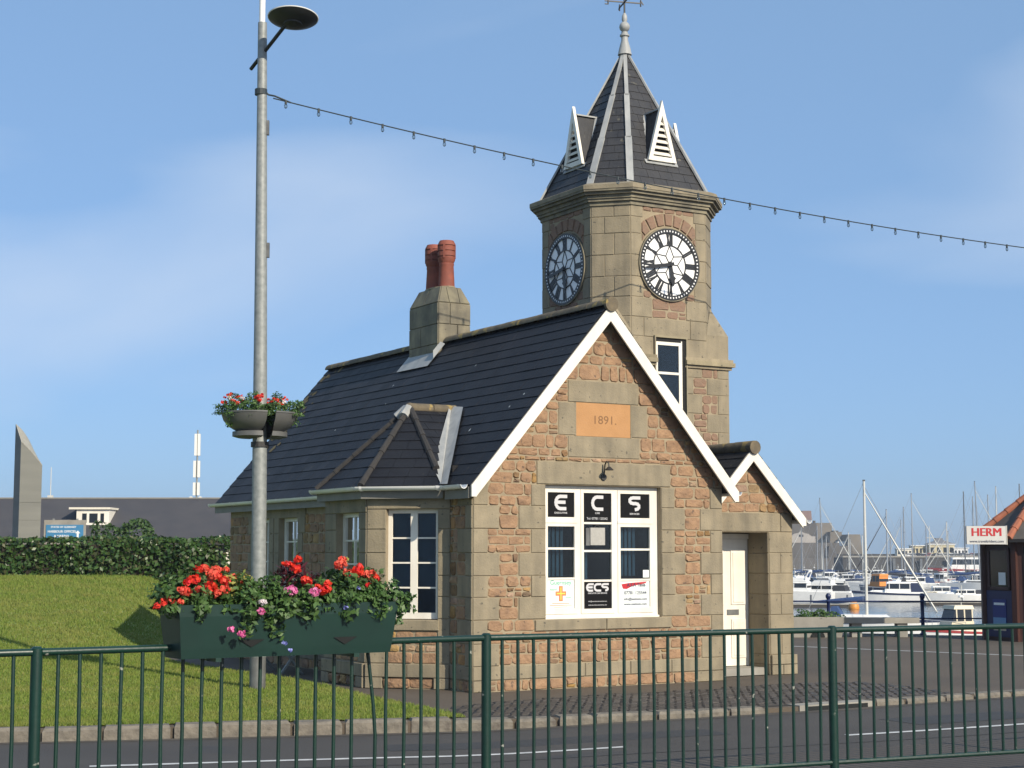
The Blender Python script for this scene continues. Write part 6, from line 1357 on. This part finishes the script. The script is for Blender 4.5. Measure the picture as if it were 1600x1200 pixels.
# crowded outer rows: look-alikes that only their place tells apart
rb = random.Random(21)
cover_words = {None: 'open cockpit', 'canvas_blue': 'blue cockpit cover', 'canvas_dark': 'dark cockpit cover'}
near_words = ('below the castle bastion', 'before the castle curtain wall', 'off the castle tower', 'against the dark pier wall', 'beneath the pier sheds', 'beneath the yellow pavilion', 'by the red and white ferry')
for i in range(15):
    cv = rb.choice((None,'canvas_blue','canvas_dark')); rd = rb.random() < .5; hd_ = rb.choice((160,172,185,20,-10))
    motor('small white motor boat, '+cover_words[cv]+(' and radar mast, ' if rd else ', ')+'moored '+near_words[i*7//15], 1246+i*20.5+rb.uniform(-6,6), rb.uniform(903,915), rb.uniform(6,8.5), 2.5, hd_, ch=rb.uniform(.9,1.5), fb=.85, canopy=cv, radar=rd, group='small boats on the outer moorings')
for i in range(9):
    fu_ = rb.random() < .3; sp_ = rb.choice(('alu','alu','spar_white')); cv = rb.choice(('canvas_blue','canvas_dark'))
    yacht('small yacht with '+('pale' if sp_ == 'spar_white' else 'grey')+' mast, '+('blue' if cv == 'canvas_blue' else 'dark')+' sail cover'+(', furled jib' if fu_ else '')+', moored '+near_words[i*7//9], 1262+i*31+rb.uniform(-9,9), rb.uniform(812,846), rb.uniform(300,360), rb.uniform(8,10), rb.choice((165,190,15,-20)), fu_, sp_, cover=cv, group='small yachts on the outer moorings')
# pontoons and buoy
def pontoon(label, x0, x1, wy, dep=2.2):
    D = wl_depth(wy); a = pd(x0, 900, D).x; b = pd(x1, 900, D).x; t = thing('pontoon', label, 'pontoon', V((a+b)/2, D, WZ)); h = (b-a)/2
    MB().box(-h, h, -.0, dep, -.2, .26).build('float', M['wood_dark'], t); MB().box(-h-.05, h+.05, -.08, dep+.08, .26, .36).build('deck', M['concrete'], t)
    k = int(2*h/4)
    for i in range(k+1): MB().tube([(-h+i*2*h/max(1,k),dep+.15,-1),(-h+i*2*h/max(1,k),dep+.15,1.3)], .11, 8).build('pile', M['spar_dark'], t)
pontoon('floating pontoon in front of the white cruisers', 1215, 1330, 948); pontoon('floating pontoon along the front row of motor boats', 1446, 1640, 945)
by = at(1333, 951); buo = thing('mooring_buoy', 'round orange mooring buoy floating by the pontoon end', 'buoy', by)
MB().lathe([(.3,-.35),(.55,-.1),(.6,.15),(.52,.5),(.3,.78),(.12,.86)], (0,0,0), 16).build('float', M['buoy_orange'], buo, smooth=True); MB().tube([(0,0,.85),(.05,0,1.0),(.0,0,1.12),(-.06,0,.98),(0,0,.85)], .03, 6).build('ring', M['iron'], buo)

# ================================================================== the castle and the far pier
DC = 640.0; cas = thing('harbour_castle', 'stone castle with stepped grey-brown walls across the harbour', 'castle', (pd(1290,880,DC).x, DC, WZ)); CX = cas.location.x
def cw(nm, x0, x1, y0, y1, dd, dep, m, top=None):       # wall block from photograph columns and rows, dd metres behind the front
    D = DC+dd; a = pd(x0, y1, D).x-CX; b = pd(x1, y1, D).x-CX; z = pd(x0, y0, D).z-WZ
    o_ = MB().hexa([(a-1,dd-1,0),(b+1,dd-1,0),(b+1,dd+dep,0),(a-1,dd+dep,0),(a,dd,z),(b,dd,z),(b,dd+dep,z),(a,dd+dep,z)]).build(nm, M[m], cas)
    return a, b, z
cw('outer_wall', 1228, 1345, 872, 895, 0, 30, 'castle_stone'); cw('bastion', 1236, 1312, 848, 890, 6, 30, 'castle_stone'); cw('bastion', 1296, 1332, 853, 890, 4, 24, 'castle_stone')
a, b, z = cw('curtain_wall', 1238, 1276, 818, 850, 34, 20, 'castle_stone'); 
for i in range(7): x = a+(b-a)*(i+.2)/7; MB().box(x, x+(b-a)*.085, 34, 36, z+.02, z+1.2).build('merlon', M['castle_stone'], cas)
cw('keep_wall', 1275, 1300, 817, 850, 40, 24, 'castle_light'); cw('keep_wall', 1298, 1316, 831, 860, 32, 20, 'castle_light'); cw('tower', 1326, 1345, 835, 870, 20, 18, 'castle_light'); cw('upper_wall', 1312, 1328, 843, 866, 26, 16, 'castle_light'); cw('lookout_tower', 1254, 1268, 798, 820, 50, 14, 'castle_brick'); cw('rubble_top', 1302, 1310, 829, 834, 36, 8, 'castle_stone')
cw('rendered_house', 1230, 1274, 838, 852, 28, 5, 'castle_render'); 
aa, bb = pd(1236,838,DC+28).x-CX, pd(1268,838,DC+28).x-CX; zz = pd(1240,838,DC+28).z-WZ
MB().prism([(aa,zz),(bb,zz),(bb-1.2,zz+1.0),((aa+bb)/2+1.4,zz+1.3),((aa+bb)/2,zz+2.0),((aa+bb)/2-1.4,zz+1.3),(aa+1.2,zz+1.0)], lambda x, y, o_: (x, o_, y), 28, 29).build('curved_gable', M['castle_render'], cas)
for k in (-.6, .5): MB().box((aa+bb)/2+k-.35, (aa+bb)/2+k+.35, 27.9, 28, zz-.2, zz+.7).build('window', M['boat_window'], cas)
cw('gable_house', 1309, 1322, 846, 853, 24, 5, 'gel_white')
cw('arch_wall', 1345, 1365, 872, 893, 8, 16, 'castle_stone')
DP = 520.0; pier = thing('far_pier', 'long dark stone pier wall closing the harbour', 'pier', (pd(1450,890,DP).x, DP, WZ)); QX = pier.location.x
zp = pd(1450,871,DP).z-WZ
MB().hexa([(-27,-1.5,-1),(160,-1.5,-1),(160,14,-1),(-27,14,-1),(-27,0,zp),(160,0,zp),(160,14,zp),(-27,14,zp)]).build('wall', M['pier_wall'], pier); MB().box(-27, 160, -.3, .2, zp, zp+.5).build('parapet', M['concrete'], pier)
MB().box(-27, -2, 8, 9, zp, zp+1.1).build('back_wall', M['pier_wall'], pier)
for i in range(9): MB().box(-20+i*8.5, -19.2+i*8.5, -2.0, -1.2, -1, zp-.4).build('fender_pile', M['spar_dark'], pier)
def far_house(label, x0, x1, yb, yt, D, m, roofy=None, hip=0, nm='pier_building', nwin=4, cat='building'):
    a = pd(x0, yb, D).x; b = pd(x1, yb, D).x; t = thing(nm, label, cat, ((a+b)/2, D, WZ+zp)); h = (b-a)/2; z = pd(x0, yt, D).z-WZ-zp; dp = min(10, h*1.3)
    MB().box(-h, h, 0, dp, 0, z).build('wall', M[m], t); MB().box(-h-.3, h+.3, -.3, dp+.3, z, z+.25).build('cornice', M['gel_white'], t)
    if roofy:
        zr_ = pd(x0, roofy, D).z-WZ-zp; k = h*hip; MB().add([(-h-.3,-.3,z+.25),(h+.3,-.3,z+.25),(h+.3,dp+.3,z+.25),(-h-.3,dp+.3,z+.25),(-k,dp/2,zr_),(k,dp/2,zr_)], [(0,1,5,4),(1,2,5),(2,3,4,5),(3,0,4)]).build('roof', M['grey_roof'], t)
    for i in range(nwin): x = -h+2*h*(i+.5)/nwin; MB().box(x-h*.55/nwin, x+h*.55/nwin, -.05, .05, z*.38, z*.78).build('window', M['boat_window'], t)
    return t
t_ = far_house('yellow pier pavilion with a shallow grey hipped roof', 1452, 1492, 867, 851, DP+6, 'yellow_wall', 844, .25)
MB().box(-1.2, 1.2, 3, 5.4, pd(1470,845,DP+6).z-WZ-zp-.5, pd(1470,842,DP+6).z-WZ-zp+.3).build('lantern', M['grey_roof'], t_)
far_house('low cream pier shed beside the yellow pavilion', 1402, 1425, 867, 858, DP+4, 'cream_wall'); far_house('yellow flat-roofed pier block', 1425, 1453, 867, 853, DP+8, 'yellow_wall', nwin=5); far_house('white flat-roofed building at the end of the pavilion', 1491, 1513, 867, 857, DP+5, 'gel_white')
mm = pd(1453, 866, DP+3); lm = thing('signal_mast', 'signal mast with a yardarm standing by the yellow pavilion', 'mast', (mm.x, DP+3, WZ+zp)); MB().tube([(0,0,0),(0,0,pd(1453,822,DP+3).z-WZ-zp)], [.22,.12], 6).build('pole', M['spar_white'], lm); MB().tube([(-1.3,0,6.2),(1.3,0,6.2)], .12, 5).build('yard', M['spar_white'], lm)
cols = ['gel_white','boat_grey','navy','gel_white','boat_red','canvas_dark','gel_white','boat_grey']
for i in range(14):
    x = pd(1420+i*8.3+rng.uniform(-2,2), 866, DP+2).x; t = thing('parked_car', ['pale','grey','dark blue','white','red','black','cream','silver'][i%8]+' car parked '+['near the cream shed','before the yellow block','under the pavilion','by the white building'][min(3,i//4)]+(' on the pier' if i < 8 else ' along the pier wall'), 'car', (x, DP+2.2, WZ+zp), 0, 'cars parked on the far pier')
    block(t, 'body', -2, 2, .85, .3, .85, M[cols[i%8]], .1, .15, .8); block(t, 'window_band', -1.3, 1.0, .78, .85, 1.25, M['boat_window'], .35, .5, .68); block(t, 'car_roof', -.9, .5, .68, 1.25, 1.38, M[cols[i%8]], .1, .1, .6)
    for wx in (-1.25, 1.25): MB().tube([(wx,-.88,.32),(wx,-.7,.32)], .32, 10).build('wheel', M['canvas_dark'], t)

# ================================================================== sea haze over the whole place
hz_m = bpy.data.materials.new('haze'); hz_m.use_nodes = True; _n = hz_m.node_tree; _n.nodes.remove(_n.nodes['Principled BSDF'])
pv = _n.nodes.new('ShaderNodeVolumePrincipled'); pv.inputs['Color'].default_value = (.80,.88,.97,1); pv.inputs['Density'].default_value = .00032; pv.inputs['Anisotropy'].default_value = .2
_n.links.new(pv.outputs[0], _n.nodes['Material Output'].inputs['Volume'])
MB().box(-520, 1120, -60, 1720, -6, 26).build('haze', hz_m, kind='stuff', label='thin sea haze lying over the harbour', category='haze')
